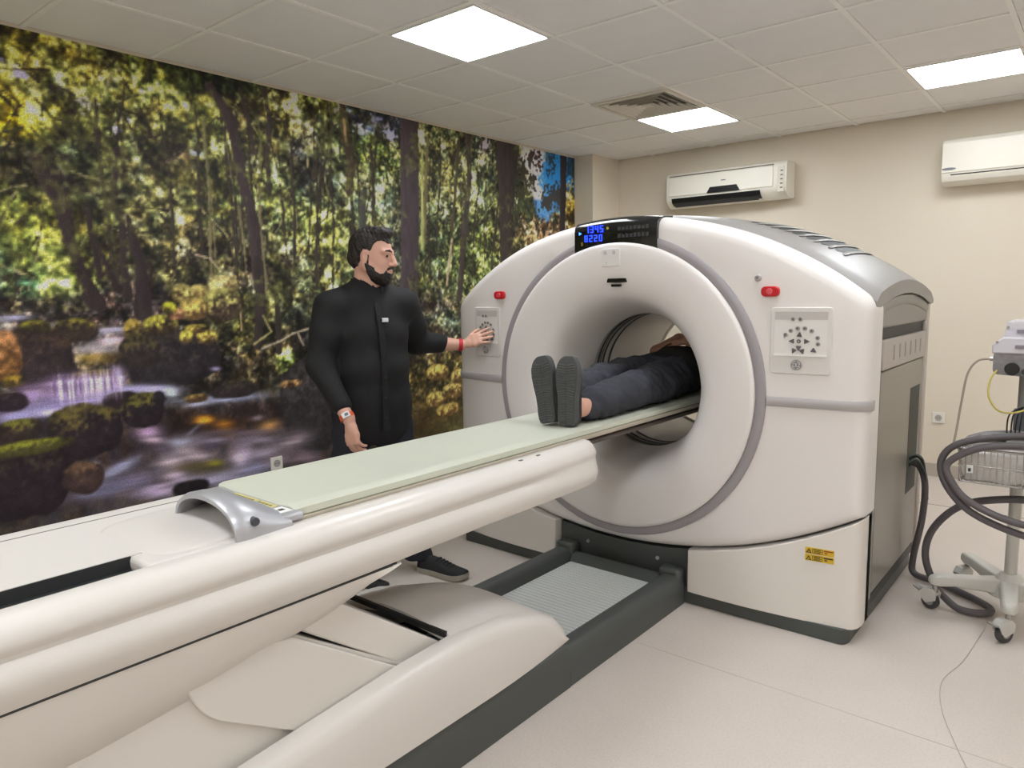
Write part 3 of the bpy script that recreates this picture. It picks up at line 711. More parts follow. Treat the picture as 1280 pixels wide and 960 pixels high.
for row, z in enumerate((1.738, 1.704)):
    for i in range(8):
        b = MB()
        for s in range(4):
            x = -1.812 + i * .021; b.box(x + s * .004, x + s * .004 + .0028, 2.9655, 2.9685, z, z + .012 + .008 * rr.random())
        b.build('dim_symbol', DIM, disp, smooth=0)
MB().disc_y(-1.868, 1.752, .006, 2.965, 2.969, 12).build('indicator', mat('indicator_yellow', (180, 168, 70), .4), disp)
MB().prism([(-2.030, 1.728), (-2.016, 1.735), (-2.030, 1.742)], 'y', 2.965, 2.969).build('indicator', glow('indicator_blue', (60, 120, 255), 2), disp, smooth=0)
MB().box(-2.018, -2.008, 2.965, 2.969, 1.676, 1.694).build('indicator', mat('indicator_amber', (120, 96, 40), .4), disp, smooth=0)
# marks on the mouth: laser windows and the little raised plate with buttons
MB().prism(rounded([(-1.862, 1.497), (-1.755, 1.497), (-1.760, 1.516), (-1.857, 1.516)], .004, 3), 'y', 2.950, 2.964).build('laser_window', BLG, gan)
MB().prism(rounded([(-1.838, 1.477), (-1.788, 1.477), (-1.788, 1.489), (-1.838, 1.489)], .003, 3), 'y', 2.950, 2.964).build('laser_window', BLG, gan)
pm = MB().prism(rounded([(-1.895, 1.572), (-1.790, 1.572), (-1.790, 1.655), (-1.895, 1.655)], .012, 4), 'y', 2.949, 2.957).build('sensor_plate', mat('plate_white', (228, 224, 221), .4), gan, bevel=.002)
for (x, z, r) in ((-1.868, 1.636, .010), (-1.820, 1.636, .010), (-1.862, 1.590, .004)):
    MB().disc_y(x, z, r, 2.946, 2.951, 14).build('sensor_dot', mat('dot_pale', (196, 192, 190), .5), pm)
# bands at mid height
for s in (-1, 1):
    b = MB()
    b.box(s * .74 if s > 0 else -1.112, 1.112 if s > 0 else -.74, 2.976, 2.992, .972, 1.008)
    b2 = MB()
    K = 14
    rr_ = []
    for k in range(K + 1):
        d = s * (.728 + (1.118 - .728) * k / K)
        y = yf(d) + (0.0 if abs(d) < 1.06 else .0 + 2.0 * (abs(d) - 1.06) ** 1.4)
        rr_.append([(GCX + d, 2.992 + y + .02, .970), (GCX + d, 2.979 + y, .970), (GCX + d, 2.974 + y, .977), (GCX + d, 2.974 + y, 1.003), (GCX + d, 2.979 + y, 1.010), (GCX + d, 2.992 + y + .02, 1.010)])
    b2.loft(rr_, True, True)
    b2.build('side_band', mat('band_grey', (178, 172, 172), .35, var=.02), gan, smooth=50)
# lower front panels, left and right of the table dock
for s in (-1, 1):
    b = MB()
    rings = []
    K = 20
    prof = [(0.0, 'o')]
    def col(d, ins, y):
        zt = arc_bot(d) - .006 - ins; zb = .062 + ins
        return [(GCX + s * d, y + yf(d), zb + (zt - zb) * k / 8) for k in range(9)]
    d0, d1 = .372, 1.105
    front = []
    ds = [d0, d0 + .008] + [d0 + .008 + (d1 - .04 - d0 - .008) * k / K for k in range(1, K + 1)] + [d1 - .02, d1 - .007, d1]
    yy = [3.02, 2.990] + [2.986] * K + [2.996, 3.015, 3.05]
    rows = []
    rows.append(col(d0, 0, 3.14))
    for d, y in zip(ds, yy): rows.append(col(d, 0, y))
    rows.append(col(d1, 0, 3.15))
    rings = []
    for r in rows:
        back0 = (r[0][0], 3.15, r[0][2]); back1 = (r[-1][0], 3.15, r[-1][2])
        rings.append([back0] + r + [back1])
    b.loft(rings, True, True)
    lp = b.build('lower_panel', WH2, gan, smooth=45, bevel=.004)
    if s > 0: lowR = lp
# plinth and dock recess
b = MB()
for s in (-1, 1):
    b = MB()
    b.prism(rounded([(.02, 3.0), (1.06, 3.012), (1.075, 3.05), (1.075, 4.18), (.02, 4.18)], [0, .02, .02, .02, 0]) if s > 0 else rounded([(-.02, 3.0), (-.02, 4.18), (-1.075, 4.18), (-1.075, 3.05), (-1.06, 3.012)], [0, 0, .02, .02, .02]), 'z', 0.0, .066)
    b.map(lambda v: Vector((v.x + GCX, v.y, v.z)))
    b.build('plinth', CHA, gan, smooth=30, bevel=.004)
# dark dock plate between the lower panels
b = MB()
K = 12
top = [(-.365 + .73 * k / K, arc_bot(-.365 + .73 * k / K) - .012) for k in range(K + 1)]
b.prism([(GCX - .365, .0), (GCX + .365, .0)] + [(GCX + d, z) for d, z in reversed(top)], 'y', 3.03, 3.12)
dock = b.build('dock_plate', CHA, gan, smooth=30)
for x in (-2.02, -1.62):
    MB().disc_y(x, .175, .009, 3.022, 3.032, 12).build('screw', SIL, dock)
# rear grey body: shell, top cover with vents, back plate
def crown(y, d=1.1): return (.030 + .050 * (d / 1.1) ** 2) * (1 - ((y - 3.66) / .60) ** 2)
bo = outline(1.07, bottom='flat', zb=.06)
b = MB()
b.loft([[(GCX + p[0], 3.13, p[1] - .01) for p in radial(bo, .01)], [(GCX + p[0], 3.5, p[1]) for p in bo], [(GCX + p[0], 4.2, p[1]) for p in bo]], True, False)
b.build('body_shell', GRY, gan, smooth=40)
b = MB()
b.loft([[(GCX + p[0], 4.2, p[1]) for p in bo], ring_for(bo, .52, 4.235)], True, False)
b.build('back_plate', WH2, gan)
b = MB()
rings = []
NY = 18
for j in range(NY + 1):
    y = 3.10 + 1.14 * j / NY
    e = .0 if 0 < j < NY else -.02
    r = []
    K = 60
    for k in range(K + 1):
        d = -1.108 + 2.216 * k / K
        r.append((GCX + d, y, arc_top(d) + .004 + crown(y, d) + e))
    for k in range(K + 1):
        d = 1.108 - 2.216 * k / K
        r.append((GCX + d, y, arc_top(d) - .055 + crown(y, d) - e))
    rings.append(r)
b.loft(rings, True, True)
b.build('top_cover', mat('top_grey', (150, 146, 143), .38, var=.02), gan, smooth=40)
# second lip under the top cover at each end
for s in (-1, 1):
    b = MB()
    rings = []
    for j in range(NY + 1):
        y = 3.13 + 1.02 * j / NY
        z = arc_top(1.1) - .058 + crown(y) * .9
        rings.append([(GCX + s * 1.05, y, z), (GCX + s * 1.098, y, z - .004), (GCX + s * 1.102, y, z - .03), (GCX + s * 1.095, y, z - .045), (GCX + s * 1.05, y, z - .05)])
    b.loft(rings, True, True)
    b.build('end_lip', GRY, gan, smooth=40)
# vents
for k in range(7):
    d = .50 + k * .063
    b = MB()
    rings = []
    for j in range(13):
        y = 3.36 + .42 * j / 12
        w = .017 * (1 if 0 < j < 12 else .3)
        rings.append([(GCX + d + q, y, arc_top(d + q) + .0055 + crown(y, d + q)) for q in (-w, 0, w)])
    b.loft(rings, False, False)
    sl = b.build('vent_slot', mat('slot_dark', (58, 60, 60), .5), gan, smooth=30)
    b = MB()
    rings = []
    for j in range(13):
        y = 3.34 + .46 * j / 12
        hgt = .006 * (1 if 0 < j < 12 else .2)
        dd = d + .030
        z = arc_top(dd) + .003 + crown(y, dd)
        rings.append([(GCX + dd - .012, y, z), (GCX + dd - .009, y, z + hgt), (GCX + dd + .006, y, z + hgt + .001), (GCX + dd + .014, y, z)])
    b.loft(rings, True, True)
    b.build('vent_slat', mat('top_grey', (150, 146, 143), .38, var=.02), gan, smooth=40)
# right and left service sides
for s in (-1, 1):
    X = lambda q: GCX + s * q
    def bxs(name, mt, a0, a1, y0, y1, z0, z1, parent=gan, bv=.004):
        return MB().box(min(X(a0), X(a1)), max(X(a0), X(a1)), y0, y1, z0, z1).build(name, mt, parent, bevel=bv)
    bxs('gap_strip', GRD, 1.05, 1.085, 3.125, 3.20, .10, 1.40)
    bxs('front_pillar', GRY, 1.05, 1.100, 3.195, 3.262, .12, 1.37, bv=.015)
    bxs('upper_panel', GRY, 1.05, 1.092, 3.255, 4.20, 1.285, 1.43, bv=.01)
    bxs('rear_pillar', mat('rear_pillar_grey', (196, 188, 178), .45), 1.05, 1.098, 4.175, 4.235, .10, 1.42, bv=.012)
    bxs('door_frame', CHD, 1.05, 1.078, 3.26, 4.18, .10, 1.285, bv=0)
    door = bxs('service_door', mat('door_grey', (136, 131, 122), .28, var=.02), 1.06, 1.090, 3.30, 4.165, .13, 1.10, bv=.006)
    grip = bxs('grip_plate', mat('grip_grey', (186, 178, 170), .4), 1.06, 1.096, 3.30, 4.165, 1.105, 1.235, bv=.006)
    for q in range(6):
        bxs('grip_mark', mat('grip_mark_grey', (164, 157, 150), .5), 1.09, 1.0975, 3.48 + q * .11, 3.50 + q * .11, 1.14, 1.205, grip, 0)
    bxs('cable_slot', mat('slot_green_grey', (62, 66, 62), .6), 1.08, 1.0915, 3.90, 4.11, .44, .97, door, .002)
    bxs('kick_strip', CHD, 1.04, 1.082, 3.14, 4.2, .066, .115, bv=.004)
    MB().prism([(3.215 + .008 * math.cos(a * .6283), .60 + .013 * math.sin(a * .6283)) for a in range(10)], 'x', X(1.095), X(1.102)).build('latch', BLK, gan, smooth=0)
# emergency buttons with round indicator
for s, x in ((1, -1.096), (-1, -2.563)):
    d = x - GCX
    y = 2.986 + yf(d)
    bt = MB().prism(rounded([(x - .037, 1.424), (x + .037, 1.424), (x + .037, 1.466), (x - .037, 1.466)], .021, 5), 'y', y - .014, y + .01).build('emergency_button', RED, gan, bevel=.004)
    MB().disc_y(x, 1.445, .013, y - .019, y - .012, 16).build('button_cap', mat('button_red_light', (214, 84, 92), .35), bt, bevel=.002)
MB().disc_y(-1.148, 1.502, .013, 2.976, 2.99, 18).build('round_port', mat('port_grey', (176, 170, 168), .4), gan, bevel=.003)
MB().disc_y(-1.148, 1.502, .006, 2.973, 2.98, 12).build('round_port', GRD, gan)
# control panels
BT_L = mat('key_grey', (158, 152, 150), .4)
BT_D = mat('key_dark', (92, 88, 90), .4)
PANW = mat('panel_white', (222, 217, 213), .38)
KEYS = [(530, 635, 0), (565, 635, 0), (495, 718, 0), (520, 697, 0), (553, 684, 0), (588, 684, 0), (621, 697, 0), (650, 733, 0), (653, 766, 0),
        (563, 718, 1), (527, 752, 1), (597, 752, 1), (560, 752, 2), (560, 787, 1), (537, 803, 1), (578, 805, 1), (633, 800, 1)]
def control_panel(cx, w):
    z0, z1 = 1.108, 1.380
    x0, x1 = cx - w / 2, cx + w / 2
    bend = lambda v: Vector((v.x, v.y + yf(v.x - GCX), v.z))
    fr = MB()
    pan = MB().prism(rounded([(x0, z0), (x1, z0), (x1, z1), (x0, z1)], .016, 5), 'y', 2.979, 3.0).map(bend).build('control_panel', PANW, gan, bevel=.003)
    t = .018
    MB().prism([(x0 + t, 1.188), (x1 - t, 1.188), (x1 - t, 1.362), (x0 + t, 1.362)], 'y', 2.9775, 2.99).map(bend).build('key_field', mat('panel_field', (228, 224, 220), .3), pan)
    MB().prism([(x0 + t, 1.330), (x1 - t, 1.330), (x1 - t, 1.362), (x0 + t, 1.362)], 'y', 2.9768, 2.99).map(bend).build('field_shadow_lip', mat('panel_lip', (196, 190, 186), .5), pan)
    MB().prism([(x0 + t, 1.182), (x1 - t, 1.182), (x1 - t, 1.190), (x0 + t, 1.190)], 'y', 2.972, 2.99).map(bend).build('ledge', mat('panel_white_bright', (238, 235, 232), .3), pan)
    for (kx, kz, kd) in KEYS:
        x = cx + (kx - 567) / 300 * w; z = 1.350 - (kz - 612) * .000765
        r = .0085 if kd == 0 else (.0095 if kd == 1 else .008)
        if kd == 1:
            a0 = math.atan2(kz - 752, kx - 560) if abs(kx - 560) + abs(kz - 752) > 3 else 0
            poly = rounded([(x + 1.5 * r * math.cos(-a0 + a) * .95, z + 1.5 * r * math.sin(-a0 + a) * .95) for a in (0, 2.2, 4.08)], .004, 3)
        else:
            poly = [(x + r * math.cos(a * .449), z + r * math.sin(a * .449)) for a in range(14)]
        MB().prism(poly, 'y', 2.9735, 2.98).map(bend).build('key', BT_D if kd else BT_L, pan)
        if kd != 1:
            MB().prism([(x + .5 * r * math.cos(a * .785), z + .5 * r * math.sin(a * .785)) for a in range(8)], 'y', 2.9725, 2.975).map(bend).build('key_symbol', BT_D if kd == 0 else BT_L, pan, smooth=0)
    # round maker emblem below the keys
    ex, ez = cx - .012, 1.146
    em = MB().disc_y(ex, ez, .021, 2.9735, 2.98, 24).map(bend).build('emblem', mat('emblem_grey', (140, 136, 138), .35), pan)
    b = MB()
    for a in range(4):
        c, s_ = math.cos(a * 1.571), math.sin(a * 1.571)
        pts = [(ex + (.016 * math.cos(t) * c - .016 * math.sin(t) * s_), 2.972, ez + (.016 * math.cos(t) * s_ + .016 * math.sin(t) * c)) for t in (.1, .5, .9, 1.3)]
        b.tube(pts, .0013, 5)
    for (ox, w_) in ((-.006, 1), (.006, -1)):
        pts = [(ex + ox + w_ * .006 * math.sin(t), 2.972, ez + .008 * math.cos(t)) for t in (0.2, 1, 2, 3, 4, 5, 5.8)]
        b.tube(pts, .0012, 5)
    b.map(bend).build('emblem_script', mat('emblem_light', (214, 210, 208), .4), pan)
control_panel(-.9715, .237)
control_panel(-2.668, .200)
# warning labels on the right lower panel
YEL = mat('label_yellow', (222, 184, 44), .5)
for k, z in enumerate((.362, .332)):
    lb = MB().box(-.925, -.815, 2.9825, 2.99, z, z + .026).map(lambda v: Vector((v.x, v.y + yf(v.x - GCX), v.z))).build('warning_label', YEL, lowR, smooth=0)
    f2 = lambda v: Vector((v.x, v.y + yf(v.x - GCX), v.z))
    MB().prism([(-.922, z + .003), (-.900, z + .003), (-.911, z + .023)], 'y', 2.9815, 2.985).map(f2).build('warning_triangle', BLK, lb, smooth=0)
    MB().prism([(-.9165, z + .006), (-.9055, z + .006), (-.911, z + .017)], 'y', 2.9808, 2.985).map(f2).build('warning_triangle', YEL, lb, smooth=0)
    MB().box(-.912, -.910, 2.9800, 2.985, z + .008, z + .014).map(f2).build('warning_mark', BLK, lb, smooth=0)
    b = MB()
    for (a0, a1, c0, c1) in ((-.897, -.858, .003, .0045), (-.897, -.858, .0215, .023), (-.897, -.8955, .003, .023), (-.8595, -.858, .003, .023)):
        b.box(a0, a1, 2.9815, 2.985, z + c0, z + c1)
    for q in range(3):
        b.box(-.892, -.866 + .004 * (q % 2), 2.9815, 2.985, z + .007 + q * .005, z + .009 + q * .005)
    b.map(f2).build('warning_text', BLK, lb, smooth=0)
    b = MB()
    b.box(-.853, -.818, 2.9815, 2.985, z + .017, z + .022)
    b.box(-.850, -.840, 2.9815, 2.985, z + .008, z + .013)
    b.map(f2).build('warning_text', mat('label_red', (150, 60, 30), .5) if k == 0 else BLK, lb, smooth=0)

# ------------------------------------------------------------------ patient table
TX = -1.825
TW = mat('table_white', (222, 216, 210), .38, var=.012, scale=2, coat=.08)
TW2 = mat('table_white_lower', (220, 214, 207), .5, var=.012, scale=2)
tab = thing('scanner_table', 'long white motorised patient table in front of the scanner', 'patient table', (TX, 1.3, 0))
half = [(.165, .842), (.170, .868), (.0, .868)]
def prof(fade=0.0, bot=.700):
    g = .012 * (1 - fade)
    near = [(.224, .835), (.228, .868), (.262, .872), (.288, .868), (.306, .856), (.318, .838), (.321, .826), (.317, .815), (.309 + .010 * fade, .804), (.309 + .012 * fade, .795), (.317 + .006 * fade, .785), (.327, .772), (.330, .758), (.327, .738), (.318, .715), (.310, bot)]
    far = [(-d, z) for d, z in reversed(near)]
    return near, far
b = MB()
rings = []
for (y, fade, sc, bot) in ((-.55, 0, 1, .70), (.3, 0, 1, .70), (1.2, 0, 1, .703), (1.75, 0, 1, .712), (1.95, .1, 1, .716), (2.08, 1, 1, .718), (2.22, 1, .99, .722), (2.30, 1, .97, .735), (2.345, 1, .93, .75), (2.36, 1, .89, .765)):
    n_, f_ = prof(fade, bot)
    poly = n_ + f_[:-1] + [(-.228, .868), (.165, .868), (.165, .845)]
    poly = n_ + [(-n_[-1][0], n_[-1][1])] + f_[1:-2] + [(-.228, .868), (.125, .868), (.128, .835)]
    rings.append([(TX + d * sc, y, z if z < .84 else .84 + (z - .84)) for d, z in poly])
b.loft(rings, True, True)
b.build('table_beam', TW, tab, smooth=35)
MB().box(TX + .124, TX + .2285, .66, 2.34, .832, .8685).build('channel_cover', TW, tab, bevel=.012, seg=3)
MB().box(TX + .126, TX + .226, -.54, .70, .830, .838).build('track_channel', CHD, tab, smooth=0)
MB().box(TX + .200, TX + .224, -.54, .66, .837, .852).build('track_rail', mat('rail_grey', (176, 170, 172), .4), tab, bevel=.002)
MB().box(TX + .1255, TX + .1285, -.54, .665, .836, .8672).build('track_wall', CHD, tab, smooth=0)
MB().box(TX - .232, TX - .229, -.54, 1.0, .862, .8692).build('far_seam', GRD, tab, smooth=0)
# hull under the beam
b = MB()
rings = []
for (y, zb, wb) in ((-.55, .40, .24), (.0, .44, .25), (.5, .495, .26), (.75, .535, .265), (.95, .575, .268), (1.1, .605, .272), (1.2, .635, .28), (1.28, .672, .295), (1.31, .695, .305)):
    pr_ = [(.309, .6975), (.309 * .5 + wb * .5 + .012, .69 * .5 + zb * .5 + .005), (wb, zb + .012), (wb - .03, zb), (-wb + .03, zb), (-wb, zb + .012), (-(.309 * .5 + wb * .5 + .012), .69 * .5 + zb * .5 + .005), (-.309, .6975)]
    rings.append([(TX + d, y, z) for d, z in pr_])
b.loft(rings, True, True)
b.build('beam_hull', TW2, tab, smooth=50)
MB().box(TX - .3105, TX + .3105, -.55, 1.3, .696, .7015).build('hull_seam', CHD, tab, smooth=0)
# leaning lift column: three nested plates that slope down towards the scanner
def lean(name, hw, y0, z0, y1, z1, th, mt):
    # band whose upper edge runs from (y0,z0) down to (y1,z1), thickness th measured downwards
    poly = [(y0, z0), (y1, z1), (y1, max(.05, z1 - th)), (y0, z0 - th)]
    return MB().prism(poly, 'x', TX - hw, TX + hw).build(name, mt, tab, bevel=.006)
lean('lift_cover', .262, .90, .79, 1.66, .262, .12, TW2)
lean('lift_rib', .268, .80, .715, 1.60, .205, .018, mat('rib_grey', (196, 190, 182), .4))
MB().prism(rounded([(.66, .66), (.98, .592), (1.60, .185), (1.60, .05), (1.06, .285), (.74, .487)], [.05, .01, .01, .01, .03, .05], 5), 'x', TX - .278, TX + .278).build('lift_plate', TW2, tab, bevel=.004)
MB().prism(rounded([(.1, .62), (.74, .60), (1.35, .22), (1.35, .05), (.1, .05)], [.01, .05, .01, .01, .01], 5), 'x', TX - .266, TX + .266).build('lift_plate', TW2, tab, bevel=.004)
# base shroud: two side walls and a domed nose
def sh_top(y):
    ks = [(-.6, .235), (.3, .295), (.9, .350), (1.3, .385), (1.55, .395), (1.75, .375), (1.92, .33), (2.03, .275), (2.09, .215), (2.105, .172)]
    for (a, za), (c, zc) in zip(ks[:-1], ks[1:]):
        if a <= y <= c:
            t = (y - a) / (c - a)
            return za + (zc - za) * t
    return ks[-1][1]
b = MB()
for s in (-1, 1):
    rings = []
    for y in (-.6, -.2, .3, .6, .9, 1.1, 1.3, 1.45, 1.55, 1.65, 1.75, 1.84, 1.92, 1.98, 2.03, 2.06, 2.09, 2.105):
        zt = sh_top(y) - (.055 if s < 0 else 0) * min(1, max(0, (sh_top(y) - .17) / .1))
        pull = max(0, (y - 1.6) / .5) ** 2 * .03
        o = .362 - pull
        zc = max(zt - .045, .166)
        rings.append([(TX + s * d, y, z) for d, z in ((o, .160), (o + .003, .162 + (zc - .162) * .5), (o - .002, zc), (o - .012, zc + (zt - zc) * .72), (o - .03, zt - .002), (o - .055, zt), (o - .078, zt - .004), (o - .082, zt - .03), (o - .082, .160))])
    b = MB()
    b.loft(rings, True, True)
    b.build('shroud_wall', TW, tab, smooth=50, bevel=0)
b = MB()
rings = []
for y in (1.52, 1.56, 1.62, 1.69, 1.76, 1.84, 1.92, 1.98, 2.03, 2.06, 2.09, 2.103):
    zt = sh_top(y) - .004
    pull = max(0, (y - 1.6) / .5) ** 2 * .03
    K = 16
    tp = []
    for k in range(K + 1):
        d = -(.31 - pull) + 2 * (.31 - pull) * k / K
        tp.append((TX + d, y, zt - .055 * max(0, -d / .31) ** 1.5 * min(1, max(0, (zt - .17) / .1)) + .022 * (1 - (d / .31) ** 2) * (1 if y < 2.0 else max(0, (2.105 - y) / .105))))
    bt = [(p[0], p[1], max(.10, p[2] - .03)) for p in reversed(tp)]
    rings.append(tp + bt)
b.loft(rings, True, True)
b.build('shroud_nose', TW, tab, smooth=60)
MB().box(TX - .20, TX + .278, 1.510, 1.522, .384, .402).build('shroud_gap', BLK, tab, smooth=0)
# dark plinth under the shroud, rails and tread plate up to the scanner
b = MB()
for s in (-1, 1):
    MB().prism(rounded([(TX + s * .255, 0), (TX + s * .368, 0), (TX + s * .366, .10), (TX + s * .352, .160), (TX + s * .255, .160)], [0, .004, .03, .01, 0], 4), 'y', -.6, 2.066).build('base_plinth', CHA, tab, smooth=50)
    MB().prism(rounded([(TX + s * .248, 0), (TX + s * .366, 0), (TX + s * .364, .09), (TX + s * .336, .142), (TX + s * .268, .138), (TX + s * .25, .09)], [0, .004, .03, .02, .02, .005], 4), 'y', 2.070, 2.99).build('side_rail', CHA, tab, smooth=50)
    b = MB()
    b.box(TX + s * .30 - .055, TX + s * .30 + .055, 2.955, 3.03, .0, .165)
    b.build('rail_bracket', CHA, tab, bevel=.018, seg=3)
MB().box(TX - .25, TX + .25, 1.55, 2.99, .0, .074).build('tread_base', CHD, tab, smooth=0)
TRD = mat('tread_metal', (206, 208, 206), .35, metal=.0, var=.03)
MB().box(TX - .246, TX + .246, 1.6, 2.965, .074, .080).build('tread_plate', TRD, tab, smooth=0)
y = 2.12
while y < 2.955:
    MB().box(TX - .240, TX + .240, y, y + .014, .079, .0822).build('tread_rib', TRD, tab, smooth=0)
    y += .026
MB().prism([(2.93, .078), (2.985, .078), (2.985, .125), (2.965, .12), (2.945, .095)], 'x', TX - .25, TX + .25).build('tread_stop', CHA, tab, bevel=.004)
# sliding cradle
b = MB()
rings = []
for y in (1.02, 1.06, 1.5, 2.2, 2.9, 3.6, 4.28, 4.32):
    w = .222 if 1.03 < y < 4.3 else .205
    r = []
    for k in range(13):
        d = -w + 2 * w * k / 12
        r.append((TX + d, y, .866 + .014 * (d / w) ** 2))
    for k in range(13):
        d = w - 2 * w * k / 12
        r.append((TX + d * .93, y, .842 + .016 * (d / w) ** 2))
    rings.append(r)
b.loft(rings, True, True)
b.build('cradle', mat('cradle_cream', (222, 214, 196), .4, var=.015), tab, smooth=40)
MB().box(TX - .19, TX + .20, 2.30, 4.3, .828, .845).build('cradle_underside', mat('underside_shade_brown', (92, 80, 74), .5), tab, bevel=.006)  # dark brown paints in the shadow beneath the cradle
# foot-end carriage, silver arched handle and plate
b = MB()
rings = []
for (y, hgt, w) in ((.69, .0, .13), (.72, .003, .165), (.76, .008, .18), (.80, .014, .185), (.86, .02, .185), (.92, .022, .185), (.98, .02, .185), (1.02, .012, .185)):
    r = []
    for k in range(17):
        a = math.pi * k / 16
        r.append((TX + .02 + w * math.cos(a), y, .866 + hgt * math.sin(a) ** .8 + .002))
    r += [(TX + .02 - w, y, .862), (TX + .02 + w, y, .862)]
    rings.append(r)
b.loft(rings, True, True)
b.build('carriage', TW, tab, smooth=60)
HS = mat('handle_silver', (186, 186, 191), .36, metal=.4, var=.02)
b = MB()
outer, inner = [], []
K = 28
rings = []
for (y, hh, w, th) in ((.858, .090, .155, .008), (.868, .097, .158, .012), (.895, .096, .160, .012), (.93, .086, .166, .012), (.97, .062, .180, .012), (1.02, .034, .198, .012)):
    r = []
    for k in range(K + 1):
        a = math.pi * k / K
        sh = 0; cx_ = .02 + max(0, .075 - max(0, y - .90) * .45)
        r.append((TX + cx_ + w * math.cos(a), y + sh, .868 + hh * math.sin(a) ** .75))
    for k in range(K + 1):
        a = math.pi * (1 - k / K)
        sh = 0; cx_ = .02 + max(0, .075 - max(0, y - .90) * .45)
        r.append((TX + cx_ + (w - th) * math.cos(a), y + sh, .866 + max(0, hh - th) * math.sin(a) ** .75))
    rings.append(r)
b.loft(rings, True, True)
hd = b.build('handle_arch', HS, tab, smooth=50)
MB().tube([(TX + .225, .912, .908), (TX + .254, .908, .910)], .011, 14).build('handle_button', mat('button_dark_grey', (70, 70, 78), .3), hd, bevel=.002)
b = MB()
b.box(TX - .205, TX + .225, 1.0, 1.065, .872, .894)
pl = b.build('end_plate', HS, tab, bevel=.008, seg=3)
MB().box(TX - .09, TX + .04, 1.012, 1.048, .893, .8955).build('notice_label', mat('label_pale_yellow', (214, 204, 140), .5), pl, smooth=0)
MB().box(TX + .05, TX + .13, 1.012, 1.048, .893, .8955).build('notice_label', mat('label_pale_yellow', (214, 204, 140), .5), pl, smooth=0)
MB().box(TX + .145, TX + .195, 1.012, 1.048, .893, .8956).build('notice_label', mat('label_white', (240, 240, 238), .5), pl, smooth=0)
MB().box(TX + .163, TX + .178, 1.022, 1.038, .8955, .8962).build('notice_mark', BLK, pl, smooth=0)
for (xx, n_) in ((-.085, 7), (.054, 4)):
    b = MB()
    for q in range(n_):
        for r_ in range(2):
            b.box(TX + xx + q * .017, TX + xx + q * .017 + .013, 1.018 + r_ * .014, 1.024 + r_ * .014, .8955, .8961)
    b.build('notice_text', mat('text_olive', (120, 108, 60), .6), pl, smooth=0)
for (x, y) in ((TX + .262, .33), (TX + .262, 1.92), (TX + .262, 2.02)):
    MB().box(x - .004, x + .004, y - .008, y + .008, .870, .8745).build('scuff_mark', GRD, tab, smooth=0)
# mattress pad
PADM = mat('pad_vinyl', (206, 208, 192), .45, var=.03, scale=5, bump=.05, bscale=30)
b = MB()
rings = []
for (y, e) in ((1.055, .016), (1.062, .006), (1.08, 0), (1.8, 0), (2.5, 0), (3.2, 0), (3.9, 0), (4.2, 0), (4.215, .01)):
    w = .214 - e
    r = []
    for k in range(15):
        d = -w + 2 * w * k / 14
        edge = .008 * max(0, (abs(d) / w - .9) / .1) ** 2
        r.append((TX + d, y, .909 - .010 * (1 - (d / w) ** 2) - edge - e * .5))
    for k in range(15):
        d = w - 2 * w * k / 14
        r.append((TX + d, y, .868 + .014 * (d / w) ** 2))
    rings.append(r)
b.loft(rings, True, True)
pad = b.build('table_pad', PADM, None, loc=(TX, 1.1, .87), smooth=40)
tag(pad, 'long pale grey green mattress pad lying on the scanner table', 'mattress')

